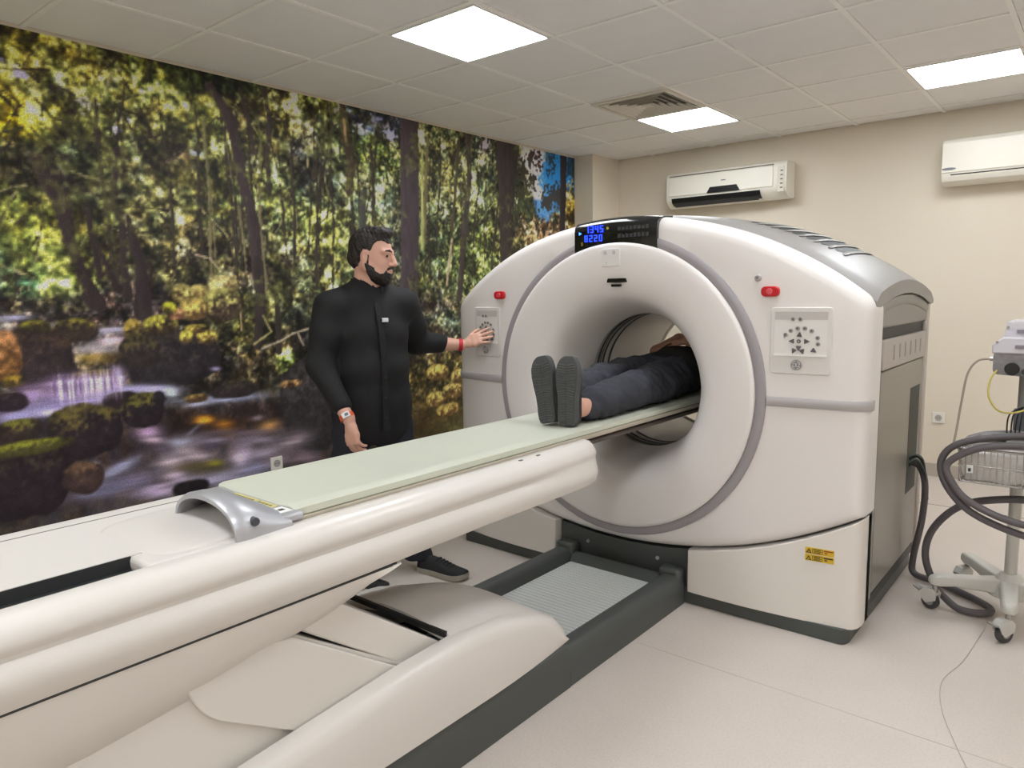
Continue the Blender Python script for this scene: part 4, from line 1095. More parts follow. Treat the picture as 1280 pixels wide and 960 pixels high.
# ------------------------------------------------------------------ people: bodies grown as one smooth surface from a distance field
class Field:
    def __init__(self, lo, hi, h):
        self.h = h
        self.lo = np.array(lo, float)
        self.n = np.ceil((np.array(hi, float) - self.lo) / h).astype(int) + 1
        self.F = np.full(self.n, 0.5, np.float32)
        self.ax = [self.lo[i] + np.arange(self.n[i]) * h for i in range(3)]
    def _sub(self, lo, hi):
        a = np.clip(np.floor((np.array(lo) - self.lo) / self.h).astype(int), 0, self.n)
        c = np.clip(np.ceil((np.array(hi) - self.lo) / self.h).astype(int) + 1, 0, self.n)
        if (c <= a).any(): return None, None
        s = tuple(slice(a[i], c[i]) for i in range(3))
        g = np.meshgrid(*[self.ax[i][s[i]] for i in range(3)], indexing='ij')
        return s, g
    def _merge(self, s, d, k):
        f = self.F[s]
        if k > 0:
            hh = np.clip(.5 + .5 * (f - d) / k, 0, 1)
            self.F[s] = f + (d - f) * hh - k * hh * (1 - hh)
        else:
            self.F[s] = np.minimum(f, d)
    def cone(self, a, b, ra, rb, k=.02, sub=False):
        a, b = np.array(a, float), np.array(b, float)
        R = max(ra, rb) + k + 3 * self.h
        s, g = self._sub(np.minimum(a, b) - R, np.maximum(a, b) + R)
        if s is None: return self
        ab = b - a
        L = ab @ ab + 1e-12
        t = np.clip(((g[0] - a[0]) * ab[0] + (g[1] - a[1]) * ab[1] + (g[2] - a[2]) * ab[2]) / L, 0, 1)
        d = np.sqrt((g[0] - a[0] - t * ab[0]) ** 2 + (g[1] - a[1] - t * ab[1]) ** 2 + (g[2] - a[2] - t * ab[2]) ** 2) - (ra + (rb - ra) * t)
        if sub: self.F[s] = np.maximum(self.F[s], -d)
        else: self._merge(s, d, k)
        return self
    def chain(self, pts, rs, k=.02):
        for i in range(len(pts) - 1): self.cone(pts[i], pts[i + 1], rs[i], rs[i + 1], k)
        return self
    def ell(self, c, r, R=None, k=.02, sub=False):
        c, r = np.array(c, float), np.array(r, float)
        R = np.eye(3) if R is None else np.array(R, float)      # columns = local axes
        m = r.max() + k + 3 * self.h
        s, g = self._sub(c - m, c + m)
        if s is None: return self
        q = [(g[0] - c[0]) * R[0, i] + (g[1] - c[1]) * R[1, i] + (g[2] - c[2]) * R[2, i] for i in range(3)]
        k0 = np.sqrt(sum((q[i] / r[i]) ** 2 for i in range(3)))
        k1 = np.sqrt(sum((q[i] / r[i] ** 2) ** 2 for i in range(3))) + 1e-9
        d = k0 * (k0 - 1) / k1
        if sub: self.F[s] = np.maximum(self.F[s], -d)
        else: self._merge(s, d, k)
        return self
    def cut(self, p, n):                       # remove everything on the side n points to
        n = np.array(n, float); n /= np.linalg.norm(n)
        d = ((self.ax[0] - p[0]) * n[0])[:, None, None] + ((self.ax[1] - p[1]) * n[1])[None, :, None] + ((self.ax[2] - p[2]) * n[2])[None, None, :]
        self.F = np.maximum(self.F, d.astype(np.float32))
        return self
    def mesh(self):
        F, h = self.F, self.h
        F[0], F[-1], F[:, 0], F[:, -1], F[:, :, 0], F[:, :, -1] = .5, .5, .5, .5, .5, .5
        S = F < 0
        c = [S[i:F.shape[0] - 1 + i, j:F.shape[1] - 1 + j, k:F.shape[2] - 1 + k] for i in (0, 1) for j in (0, 1) for k in (0, 1)]
        anyi = c[0].copy(); alli = c[0].copy()
        for q in c[1:]: anyi |= q; alli &= q
        ci = np.argwhere(anyi & ~alli)
        idx = np.full(anyi.shape, -1, np.int32)
        idx[tuple(ci.T)] = np.arange(len(ci))
        off = np.array([(i, j, k) for i in (0, 1) for j in (0, 1) for k in (0, 1)])
        val = np.stack([F[tuple((ci + o).T)] for o in off], 1)
        acc = np.zeros((len(ci), 3)); cnt = np.zeros(len(ci))
        for a in range(8):
            for b_ in range(a + 1, 8):
                if np.abs(off[a] - off[b_]).sum() != 1: continue
                va, vb = val[:, a], val[:, b_]
                m_ = (va < 0) != (vb < 0)
                t = np.where(m_, va / (va - vb + 1e-12), 0)
                acc += np.where(m_[:, None], off[a] + t[:, None] * (off[b_] - off[a]), 0); cnt += m_
        V = self.lo + (ci + acc / cnt[:, None]) * h
        faces = []
        for ax in range(3):
            u, v = (ax + 1) % 3, (ax + 2) % 3
            sl0 = [slice(None)] * 3; sl1 = [slice(None)] * 3
            sl0[ax] = slice(0, -1); sl1[ax] = slice(1, None)
            d = np.argwhere(S[tuple(sl0)] != S[tuple(sl1)])
            d = d[(d[:, u] > 0) & (d[:, v] > 0) & (d[:, u] < F.shape[u] - 1) & (d[:, v] < F.shape[v] - 1)]
            eu = np.zeros(3, int); eu[u] = 1
            ev = np.zeros(3, int); ev[v] = 1
            q = np.stack([idx[tuple((d - eu - ev).T)], idx[tuple((d - ev).T)], idx[tuple(d.T)], idx[tuple((d - eu).T)]], 1)
            flip = ~S[tuple(d.T)]
            q[flip] = q[flip][:, ::-1]
            faces.append(q)
        return V, np.concatenate(faces)
def normals_of(V, Q):
    n = np.cross(V[Q[:, 2]] - V[Q[:, 0]], V[Q[:, 3]] - V[Q[:, 1]])
    N = np.zeros_like(V)
    for k in range(4): np.add.at(N, Q[:, k], n)
    return N / (np.linalg.norm(N, axis=1, keepdims=True) + 1e-12)
def skin_obj(name, field, mt, parent, wrinkle=None):
    V, Q = field.mesh()
    if wrinkle is not None:
        V = V + normals_of(V, Q) * wrinkle(V)[:, None]
    o0 = np.array(ORI[parent.name])
    me = bpy.data.meshes.new(name)
    V = V - o0
    me.vertices.add(len(V)); me.vertices.foreach_set('co', V.astype(np.float32).ravel())
    me.loops.add(Q.size); me.loops.foreach_set('vertex_index', Q.astype(np.int32).ravel())
    me.polygons.add(len(Q)); me.polygons.foreach_set('loop_start', np.arange(0, Q.size, 4, dtype=np.int32))
    me.update(calc_edges=True)
    me.materials.append(mt)
    me.shade_smooth()
    o = bpy.data.objects.new(name, me)
    COL.objects.link(o)
    o.parent = parent
    ORI[o.name] = Vector(o0)
    return o
def vn(a): a = np.array(a, float); return a / np.linalg.norm(a)
def fold(freq, amp, axis, seed=0):
    r = np.random.default_rng(seed)
    dirs = [vn(np.array(axis) + r.normal(0, .55, 3)) for _ in range(5)]
    ph = r.random(5) * 6
    fr = freq * (1 + r.random(5))
    def f(V):
        s = 0
        for d, p, q in zip(dirs, ph, fr):
            s = s + np.sin(V @ d * q + p + 1.5 * np.sin(V @ np.roll(d, 1) * q * .37 + p))
        return amp * s / 2.2
    return f
SKIN = mat('skin', (212, 164, 144), .5, var=.05, scale=25)
SKIN.node_tree.nodes['Principled BSDF'].inputs['Subsurface Weight'].default_value = .08
SKIN.node_tree.nodes['Principled BSDF'].inputs['Subsurface Radius'].default_value = (.012, .005, .003)
HAIR = mat('dark_hair', (34, 27, 24), .55, var=.3, scale=80, bump=.6, bscale=160)
SHIRT = mat('black_shirt', (18, 18, 21), .8, var=.15, scale=30, bump=.1, bscale=300)
NAVY = mat('navy_trousers', (26, 28, 38), .85, var=.15, scale=30, bump=.1, bscale=300)
JEAN = mat('dark_jeans', (54, 56, 64), .85, var=.22, scale=9, bump=.15, bscale=260)
SHOE = mat('black_shoe', (30, 30, 33), .7, var=.2, scale=40, bump=.3, bscale=200)
SOLE = mat('grey_sole', (74, 75, 76), .75, var=.15, scale=40)
def basis(fwd, upv):
    f = vn(fwd); l = vn(np.cross(upv, f)); u = np.cross(f, l)
    return np.stack([f, l, u], 1)
def hand(F, wrist, fwd, palm_n, thumb_side, curl=.35, spread=.10, scale=1.0, k=.006):
    # fwd: wrist to knuckles; palm_n: direction the palm faces; thumb_side: +1/-1 along cross(palm_n, fwd)
    f = vn(fwd); n = vn(np.array(palm_n) - f * (np.array(palm_n) @ f)); s = np.cross(n, f) * thumb_side
    w = np.array(wrist, float)
    P = lambda a, b_, c: w + (f * a + s * b_ + n * c) * scale
    F.chain([P(-.03, 0, 0), P(.02, 0, 0)], [.025 * scale, .024 * scale], k * 2)
    for q in (-.026, -.009, .009, .026):
        F.chain([P(.012, q * .6, 0), P(.05, q * .95, -.002), P(.085, q, -.004)], [.017 * scale, .0155 * scale, .0125 * scale], k * 1.6)
    base = [(.088, .030, .0095, .070), (.094, .010, .0100, .080), (.090, -.010, .0095, .074), (.080, -.029, .0085, .058)]
    for i, (a, b_, r, L) in enumerate(base):
        p = np.array([a, b_, -.003]); ang = (.35 + .08 * i) * curl; sp_ = spread * (1.2 - i * .8)
        pts = [p - np.array([.012, 0, 0])]; pts.append(p)
        for seg in (.45, .30, .25):
            ang += curl
            p = p + np.array([math.cos(ang) * math.cos(sp_), math.sin(sp_), math.sin(ang)]) * L * seg
            pts.append(p)
        F.chain([P(*q) for q in pts], [r * scale, r * scale, r * .95 * scale, r * .85 * scale, r * .75 * scale], k * .5)
    F.chain([P(.018, .022, .006), P(.045, .045, .014), P(.070, .058, .020), P(.092, .064, .026)], [.014 * scale, .0125 * scale, .0105 * scale, .0085 * scale], k)
def head(F, c, R, s=1.0):
    # local axes: x forward, y left, z up
    P = lambda x, y, z: c + R @ (np.array([x, y, z]) * s)
    E = lambda x, y, z, rx, ry, rz, k=.015, sub=False: F.ell(P(x, y, z), np.array([rx, ry, rz]) * s, R, k * s, sub)
    E(-.012, 0, .035, .098, .077, .092, .02)
    E(.028, 0, -.03, .066, .063, .085, .03)
    E(.046, 0, -.078, .046, .047, .040, .025)
    E(.066, 0, -.098, .026, .026, .018, .02)
    for q in (-1, 1):
        E(.050, q * .040, -.025, .030, .020, .024, .015)          # cheek
        E(.079, q * .031, .016, .022, .016, .011, .008, True)      # eye socket
        F.cone(P(.072, q * .048, .030), P(.089, q * .012, .031), .011 * s, .011 * s, .012 * s)
        E(.074, q * .030, .013, .0135, .0135, .0115, .004)         # eyelid
        E(-.006, q * .078, -.002, .020, .009, .031, .006)           # ear
        E(.002, q * .087, .004, .010, .006, .016, .003, True)
        E(.102, q * .012, -.026, .011, .009, .008, .006)            # nostril wing
        F.cone(P(.050, q * .052, -.075), P(-.005, q * .064, -.045), .020 * s, .018 * s, .025 * s)
    F.chain([P(.086, 0, .024), P(.100, 0, .004), P(.114, 0, -.020)], [.009 * s, .010 * s, .0125 * s], .010 * s)
    F.cone(P(.086, -.019, -.052), P(.086, .019, -.052), .006 * s, .006 * s, .008 * s)
    F.cone(P(.096, -.011, -.051), P(.096, .011, -.051), .0055 * s, .0055 * s, .007 * s)
    F.cone(P(.092, -.014, -.063), P(.092, .014, -.063), .007 * s, .007 * s, .006 * s)
def shoe(parent, heel, fwd, upv, L=.29, wid=.052, mt=SHOE, sole_mt=SOLE, lace=None, ankle_open=True, tread=False):
    f = vn(fwd); u = vn(np.array(upv) - f * (np.array(upv) @ f)); s = np.cross(u, f)
    o = np.array(heel, float)
    P = lambda a, b_, c: tuple(o + f * a + s * b_ + u * c)
    T = [0, .02, .07, .16, .28, .42, .56, .70, .82, .90, .95, .98, 1.0]
    Wd = [.45, .62, .76, .80, .76, .80, .92, 1.0, .97, .84, .68, .50, .26]
    Ht = [.060, .078, .088, .092, .094, .088, .076, .064, .056, .051, .047, .043, .036]
    def rings(z0, top):
        R_ = []
        for t, w_, hh in zip(T, Wd, Ht):
            w2 = wid * w_; r = []
            toe = .012 * max(0, (t - .75) / .25) ** 2
            for k in range(16):
                a = 2 * math.pi * k / 16
                if top:
                    zz = z0 + toe + max(0, math.sin(a)) ** .8 * (hh - z0) if math.sin(a) >= 0 else z0 + toe
                    ww = w2 * math.cos(a) * (1 if math.sin(a) < .2 else (1 - .28 * (max(0, math.sin(a)) ** 2)))
                else:
                    zz = toe + (z0 if math.sin(a) >= 0 else 0); ww = (w2 + .003) * (abs(math.cos(a)) ** .6) * (1 if math.cos(a) >= 0 else -1)
                r.append(P(t * L, ww, zz))
            R_.append(r)
        return R_
    up_ = MB().loft(rings(.024, True)).build('shoe', mt, parent, smooth=70)
    so = MB().loft(rings(.028, False)).build('sole', sole_mt, up_, smooth=50)
    b = MB()
    for q in range(5):
        t = .42 + q * .07
        hh = .094 - (t - .30) * .078
        b.tube([P(t * L, -.024, hh - .006), P(t * L + .004, -.010, hh + .003), P(t * L + .004, .010, hh + .003), P(t * L, .024, hh - .006)], .003, 6)
    b.build('laces', lace or mt, up_, smooth=60)
    if tread:
        b = MB()
        for q in range(24):
            t = .05 + q * .0355
            if .36 < t < .40 or .66 < t < .70: continue
            k = min(range(len(T)), key=lambda i: abs(T[i] - t))
            w2 = wid * Wd[k] * .86
            toe = .012 * max(0, (t - .75) / .25) ** 2
            for sgn in (-1, 1):
                p0, p1 = P(t * L, sgn * .003, toe - .002), P(t * L + .006 * (1 if t > .55 else -1), sgn * w2, toe - .002)
                b.tube([p0, p1], .0028, 4)
        b.build('tread_pattern', mat('tread_dark', (92, 93, 93), .8), so, smooth=0)
    return up_

# ---- standing man
man = thing('person', 'bearded man in black shirt standing behind the table, pressing the scanner keys', 'person', (-2.84, 2.33, 0))
HC = np.array([-2.822, 2.335, 1.640]); HY = math.radians(27)
HR = basis((math.cos(HY), math.sin(HY), -.13), (0, 0, 1))
shR, shL = np.array([-2.905, 2.135, 1.405]), np.array([-2.80, 2.515, 1.41])
elR, wrR = np.array([-2.900, 2.058, 1.125]), np.array([-2.715, 2.065, .885])
elL, wrL = np.array([-2.885, 2.67, 1.20]), np.array([-2.745, 2.865, 1.178])
hipR, hipL = np.array([-2.885, 2.235, .92]), np.array([-2.84, 2.425, .92])
knR, knL = np.array([-2.885, 2.175, .50]), np.array([-2.82, 2.475, .50])
anR, anL = np.array([-2.905, 2.15, .10]), np.array([-2.765, 2.525, .10])
TY = math.radians(-18)
TR_ = basis((math.cos(TY), math.sin(TY), 0), (0, 0, 1))
def torso(F, g, k=.05):
    F.ell((-2.865, 2.330, .98), (.150 + g, .185 + g, .14 + g), TR_, k)
    F.ell((-2.850, 2.325, 1.10), (.160 + g, .190 + g, .16 + g), TR_, k)
    F.ell((-2.855, 2.325, 1.27), (.140 + g, .195 + g, .17 + g), TR_, k)
    F.cone(shR + [0, .05, -.01], shL - [0, .05, .01], .085 + g, .085 + g, k)
    F.cone((-2.875, 2.27, 1.44), (-2.868, 2.32, 1.50), .075 + g, .058 + g, k)
    F.cone((-2.86, 2.40, 1.44), (-2.866, 2.33, 1.50), .075 + g, .058 + g, k)
F = Field((-3.16, 1.9, .02), (-2.5, 3.02, 1.82), .005)
head(F, HC, HR, 1.06)
F.cone((-2.862, 2.325, 1.46), HC + HR @ np.array([-.025, 0, -.05]), .062, .060, .03)
torso(F, -.02)
for sh, el, wr in ((shR, elR, wrR), (shL, elL, wrL)):
    F.chain([sh, el], [.058, .046], .03)
    F.chain([el, el * .6 + wr * .4, wr], [.046, .045, .029], .015)
for hp, kn, an in ((hipR, knR, anR), (hipL, knL, anL)):
    F.chain([hp, kn, kn * .6 + an * .4, an], [.088, .056, .054, .038], .02)
    F.cone(an, an + np.array([.06, .01, -.045]), .035, .028, .01)
hand(F, wrR + np.array([.012, .004, -.028]), (.20, .02, -.95), (-.15, .95, .0), 1, .42, .05)
hand(F, wrL + np.array([.022, .020, .006]), (.74, .48, .34), (-.25, .90, -.25), -1, .10, .16, .92)
skin_obj('body', F, SKIN, man)
# shirt with sleeves and collar
F = Field((-3.2, 1.9, .66), (-2.55, 2.86, 1.60), .0065)
torso(F, .006)
F.ell((-2.862, 2.33, .90), (.165, .205, .17), TR_, .05)
for sh, el, wr, e in ((shR, elR, wrR, .74), (shL, elL, wrL, .52)):
    F.chain([sh, sh * .5 + el * .5, el, el * (1 - e) + wr * e], [.078, .071, .063, .050], .035)
F.ell((-2.862, 2.33, .82), (.150, .195, .16), TR_, .04)
F.cut((-2.86, 2.33, .725), (0, 0, -1))
F.cone((-2.862, 2.325, 1.47), (-2.835, 2.335, 1.62), .066, .068, sub=True)
wf_ = fold(22, .0035, (.3, .2, 1), 4)
skin_obj('shirt', F, SHIRT, man, wf_)
def collar():
    b = MB()
    rings = []
    K = 22
    for k in range(K + 1):
        a = math.radians(28 + 304 * k / K) + TY
        cx, cy = -2.858, 2.328
        d = Vector((math.cos(a), math.sin(a), 0))
        front = max(0, math.cos(a - TY))
        z0 = 1.488 - .055 * front; z1 = z0 + .048
        rings.append([tuple(Vector((cx, cy, z0)) + d * .078), tuple(Vector((cx, cy, z1)) + d * .074), tuple(Vector((cx, cy, z1 + .004)) + d * .079), tuple(Vector((cx, cy, z0 + .008)) + d * .098), tuple(Vector((cx, cy, z0 - .010)) + d * .096)])
    b.loft(rings, True, True)
    return b.build('collar', SHIRT, man, smooth=60)
collar()
# button placket, breast pocket line and clip microphone
tf, tl = Vector(TR_[:, 0]), Vector(TR_[:, 1])
def chest(zz, side=0.0, out=0.0):
    zs = [(.80, .165), (.95, .168), (1.10, .172), (1.20, .162), (1.30, .146), (1.38, .118), (1.43, .088)]
    r = np.interp(zz, [q[0] for q in zs], [q[1] for q in zs])
    r = r * math.sqrt(max(0, 1 - (side / .20) ** 2))
    return Vector((-2.852, 2.326, zz)) + tf * (r + out) + tl * side
b = MB()
rings = []
for k in range(16):
    z = .80 + .62 * k / 15
    rings.append([chest(z, -.016, -.004), chest(z, -.014, .007), chest(z, .014, .007), chest(z, .016, -.004)])
b.loft(rings, True, True).build('placket', SHIRT, man, smooth=40)
for k in range(6):
    z = .86 + k * .10
    p = chest(z, 0, .006)
    MB().tube([p, p + tf * .005], .0055, 8).build('shirt_button', mat('button_black', (18, 18, 20), .3), man)
p = chest(1.335, .022, .014)
mic = MB()
for (a, c, e) in ((.016, .010, .006),):
    q = [p + tl * (sx * a) + Vector((0, 0, sz * c)) + tf * (sy * e) for sz in (-1, 1) for sy in (-1, 1) for sx in (-1, 1)]
    mic.add(q, [(0, 2, 3, 1), (4, 5, 7, 6), (0, 1, 5, 4), (2, 6, 7, 3), (0, 4, 6, 2), (1, 3, 7, 5)])
mic.build('clip_microphone', mat('mic_white', (226, 226, 228), .35), man, bevel=.003)
MB().tube([p + tf * -.012, p + tf * -.002 + tl * -.018], .006, 8).build('clip', BLK, man)
# trousers
F = Field((-3.1, 2.0, .06), (-2.6, 2.65, 1.0), .0065)
F.ell((-2.862, 2.33, .90), (.140, .185, .12), TR_, .03)
F.cone((-2.885, 2.27, .80), (-2.85, 2.39, .80), .10, .10, .04)
for hp, kn, an in ((hipR, knR, anR), (hipL, knL, anL)):
    F.chain([hp, kn, an + np.array([0, 0, -.03])], [.108, .082, .074], .03)
F.cut((0, 0, .070), (0, 0, -1))
skin_obj('trousers', F, NAVY, man, fold(26, .004, (.2, .2, 1), 9))
for an, tip in ((anL, np.array([-2.455, 2.566, 0])), (anR, np.array([-2.655, 2.212, 0]))):
    dr = vn(tip - np.array([an[0], an[1], 0]))
    heel = tip - dr * .305
    shoe(man, (heel[0], heel[1], 0.001), dr, (0, 0, 1), .305, .054, SHOE, mat('pale_sole', (168, 160, 148), .6), mat('lace_black', (20, 20, 22), .7))
# hair, beard, brows and eyes
S = 1.06
HP = lambda x, y, z: HC + HR @ (np.array([x, y, z]) * S)
F = Field(HC - .19, HC + .21, .0035)
def hell(x, y, z, rx, ry, rz, k=.012, sub=False): F.ell(HP(x, y, z), np.array([rx, ry, rz]) * S, HR, k, sub)
hell(-.016, 0, .043, .101, .0805, .094)
hell(-.050, 0, -.005, .066, .074, .065)
hell(.030, 0, .116, .058, .054, .024, .02)
hell(.054, .005, .116, .028, .042, .018, .015)
for (x, y, r) in ((.066, .02, .010), (.060, -.012, .011), (.052, .038, .011), (.046, -.034, .011), (.070, .004, .009)):
    F.cone(HP(x - .045, y, .122), HP(x + .002, y * 1.05, .128 + r * .4), r * 1.25, r * .55, .012)
F.cut(HP(.082, 0, .070), HR @ np.array([.78, 0, -.62]))
for q in (-1, 1):
    F.ell(HP(.062, q * .052, .010), np.array([.046, .060, .070]) * S, HR, 0, True)
    F.ell(HP(.012, q * .085, -.012), np.array([.034, .022, .044]) * S, HR, 0, True)
hell(.085, 0, .0, .06, .075, .070, 0, True)
hell(.03, 0, -.10, .075, .085, .066, 0, True)
F.cut(HP(-.03, 0, -.062), HR @ np.array([.25, 0, -1]))
skin_obj('hair', F, HAIR, man, fold(150, .0018, (1, .1, .2), 2))
F = Field(HC - .17, HC + .17, .003)                      # short beard: a shell just proud of the jaw
head(F, HC, HR, S)
F.F -= .0042
F.cut(HP(.045, 0, -.046), HR @ np.array([.36, 0, 1]))
F.cut(HP(.006, 0, -.05), HR @ np.array([-1, 0, -.25]))
F.ell(HP(.100, 0, -.0575), np.array([.020, .021, .0085]) * S, HR, 0, True)
for q in (-1, 1):
    F.ell(HP(.070, q * .056, -.050), np.array([.030, .026, .020]) * S, HR, 0, True)
    F.chain([HP(.0985, q * .004, -.0400), HP(.090, q * .021, -.0455), HP(.0815, q * .027, -.060), HP(.077, q * .025, -.078)], [.0060, .0062, .0062, .008], .004)
    F.chain([HP(.012, q * .0765, .006), HP(.008, q * .0745, -.025), HP(.014, q * .0700, -.052)], [.0045, .006, .008], .005)
    F.chain([HP(.084, q * .052, .0345), HP(.094, q * .034, .039), HP(.098, q * .014, .034)], [.0035, .0048, .0042], .003)
skin_obj('beard', F, HAIR, man, fold(220, .0012, (.3, .2, 1), 6))
for q in (-1, 1):
    MB().tube([tuple(HP(.0805, q * .0345, .0125)), tuple(HP(.0895, q * .0335, .0115))], [.0062, .0066], 12).build('eye', mat('eye_dark', (46, 34, 30), .2), man, smooth=60)
# watches
def strap(name, c, axis, r, w, mt, th=.003):
    a = Vector(vn(axis)); u = a.orthogonal().normalized(); v = a.cross(u)
    b = MB(); rings = []
    n = 24
    for (q, rr) in ((-w / 2, r), (-w / 2, r + th), (w / 2, r + th), (w / 2, r), (-w / 2, r)):
        rings.append([Vector(c) + a * q + (u * math.cos(2 * math.pi * j / n) + v * math.sin(2 * math.pi * j / n)) * rr for j in range(n)])
    b.loft(rings, True, False)
    return b.build(name, mt, man, smooth=40)
axL = wrL - elL
ws = strap('wrist_strap', wrL - np.array(vn(axL)) * .004, axL, .0325, .021, mat('strap_red', (186, 26, 44), .5))
ws['label'] = 'red strap on the reaching wrist'
axR = wrR - elR
ws = strap('wrist_strap', wrR - np.array(vn(axR)) * .010, axR, .0325, .022, mat('strap_orange', (226, 96, 52), .5))
ws['label'] = 'orange watch strap on the hanging wrist'
wc = Vector(wrR - vn(axR) * .010); tc_ = (Vector((0, 0, 1.2)) - wc); tc_ -= Vector(vn(axR)) * tc_.dot(Vector(vn(axR))); tc_.normalize()
a_, s_ = Vector(vn(axR)), Vector(vn(axR)).cross(tc_)
b = MB()
q = [wc + tc_ * (.034 + sz * .005) + s_ * (sx * .019) + a_ * (sy * .014) for sz in (-1, 1) for sy in (-1, 1) for sx in (-1, 1)]
b.add(q, [(0, 2, 3, 1), (4, 5, 7, 6), (0, 1, 5, 4), (2, 6, 7, 3), (0, 4, 6, 2), (1, 3, 7, 5)])
b.build('watch_case', mat('watch_white', (228, 226, 226), .3), ws, bevel=.003)
b = MB()
q = [wc + tc_ * (.0393 + sz * .0006) + s_ * (sx * .009 - .004) + a_ * (sy * .007) for sz in (-1, 1) for sy in (-1, 1) for sx in (-1, 1)]
b.add(q, [(0, 2, 3, 1), (4, 5, 7, 6), (0, 1, 5, 4), (2, 6, 7, 3), (0, 4, 6, 2), (1, 3, 7, 5)])
b.build('watch_screen', mat('watch_grey', (120, 124, 136), .2), ws, smooth=0)

# ---- patient lying on the table, feet towards the viewer
pat = thing('person', 'person in dark jeans lying on the table with legs out of the bore', 'person', (-1.79, 3.3, .899))
ZP = .899
pan_, pkn, php = {}, {}, {}
ank = {1: np.array([-1.703, 2.475, ZP + .070]), -1: np.array([-1.808, 2.460, ZP + .070])}
kne = {1: np.array([-1.712, 2.935, ZP + .098]), -1: np.array([-1.895, 2.960, ZP + .125])}
hip = {1: np.array([-1.745, 3.42, ZP + .112]), -1: np.array([-1.905, 3.42, ZP + .112])}
def ptorso(F, g, k=.05):
    F.ell((-1.825, 3.46, ZP + .112), (.185 + g, .15 + g, .112 + g), None, k)
    F.ell((-1.825, 3.63, ZP + .120), (.175 + g, .17 + g, .122 + g), None, k)
    F.ell((-1.825, 3.84, ZP + .118), (.180 + g, .17 + g, .116 + g), None, k)
    F.cone((-1.965, 3.97, ZP + .10), (-1.685, 3.97, ZP + .10), .078 + g, .078 + g, k)
parm = {1: [np.array([-1.655, 3.97, ZP + .12]), np.array([-1.60, 3.78, ZP + .195]), np.array([-1.80, 3.70, ZP + .280])],
        -1: [np.array([-1.995, 3.97, ZP + .12]), np.array([-2.05, 3.80, ZP + .20]), np.array([-1.90, 3.78, ZP + .285])]}
F = Field((-2.13, 2.38, ZP - .002), (-1.52, 4.42, ZP + .40), .0055)
PH = np.array([-1.825, 4.24, ZP + .115]); PR = basis((0, .12, 1), (0, 1, -.12))
head(F, PH, PR, 1.0)
F.cone((-1.825, 4.0, ZP + .095), PH + PR @ np.array([-.025, 0, -.05]), .055, .055, .03)
ptorso(F, -.02)
for s in (1, -1):
    F.chain([hip[s], kne[s], kne[s] * .6 + ank[s] * .4, ank[s]], [.085, .056, .056, .038], .02)
    F.cone(ank[s], ank[s] + np.array([0, -.02, .05]), .034, .026, .01)
    F.chain(parm[s], [.050, .040, .030], .02)
hand(F, parm[1][2] + np.array([-.02, .0, .0]), (-.95, .05, -.12), (0, .1, -1), -1, .2, .05, .95)
hand(F, parm[-1][2] + np.array([.02, .0, .0]), (.95, .0, -.05), (0, .1, -1), 1, .2, .05, .95)
F.cut((0, 0, ZP + .004), (0, 0, -1))
skin_obj('body', F, SKIN, pat)
F = Field((-2.1, 2.45, ZP - .002), (-1.55, 3.62, ZP + .30), .006)
F.ell((-1.825, 3.47, ZP + .112), (.188, .15, .112), None, .03)
for s in (1, -1):
    lo = ank[s] * .80 + kne[s] * .20
    F.chain([hip[s], hip[s] * .5 + kne[s] * .5, kne[s], kne[s] * .5 + ank[s] * .5, lo], [.104, .096, .084, .076, .066], .02)
F.cut((0, 0, ZP + .002), (0, 0, -1))
wj_a, wj_b = fold(30, .0055, (.2, 1, .3), 14), fold(75, .0028, (.4, 1, .5), 15)
wj = lambda V: wj_a(V) + wj_b(V)
jean = skin_obj('jeans', F, JEAN, pat, wj)
F = Field((-2.12, 3.40, ZP - .002), (-1.53, 4.14, ZP + .33), .0065)
ptorso(F, .012)
for s in (1, -1):
    F.chain([parm[s][0], parm[s][0] * .35 + parm[s][1] * .65], [.072, .062], .03)
F.cut((0, 0, ZP + .002), (0, 0, -1))
skin_obj('shirt', F, SHIRT, pat, fold(24, .004, (.3, 1, .3), 21))
F = Field(PH - .17, PH + .17, .004)
F.ell(PH + PR @ np.array([-.02, 0, .045]), (.100, .082, .096), PR, .01)
F.ell(PH + PR @ np.array([.085, 0, -.02]), (.07, .09, .09), PR, 0, True)
F.cut(PH + PR @ np.array([0, 0, -.05]), PR @ np.array([.3, 0, -1]))
F.cut((0, 0, ZP + .004), (0, 0, -1))
skin_obj('hair', F, HAIR, pat)
for s, tilt in ((1, -.04), (-1, -.20)):
    hx = ank[s][0] + (.004 if s > 0 else .014)
    shoe(pat, (hx, 2.385, ZP + .012), (tilt, .07, 1), (0, 1, -.07), .285, .054, SHOE, SOLE, None, True, True)

# ------------------------------------------------------------------ injector trolley on castors with looped hoses
TRW = mat('trolley_paint', (206, 203, 196), .4, var=.02)
TRG = mat('trolley_grey', (150, 148, 144), .4, var=.02)
RUB = mat('castor_rubber', (70, 68, 70), .6)
HOSE = mat('hose_grey', (92, 86, 88), .5, var=.05)
LIL = mat('device_shell', (204, 200, 206), .3, var=.02)
DEV = mat('device_dark', (128, 124, 126), .45, var=.35, scale=40, bump=.3, bscale=90)
WIRE = mat('wire_chrome', (176, 172, 168), .25, metal=.6)
HUB = Vector((-.275, 3.74, 0))
tr = thing('medical_trolley', 'white medical trolley on castors with wire basket and boxed device', 'trolley', tuple(HUB))
MB().tube([HUB + Vector((0, 0, .16)), HUB + Vector((0, 0, .66))], .024, 16).build('post', TRW, tr)
MB().tube([HUB + Vector((0, 0, .66)), HUB + Vector((0, 0, 1.10))], .019, 16).build('post', TRG, tr)
MB().tube([HUB + Vector((0, 0, .80)), HUB + Vector((0, 0, .93))], .030, 16).build('clamp', mat('clamp_blue_grey', (112, 118, 128), .4), tr, bevel=.004)
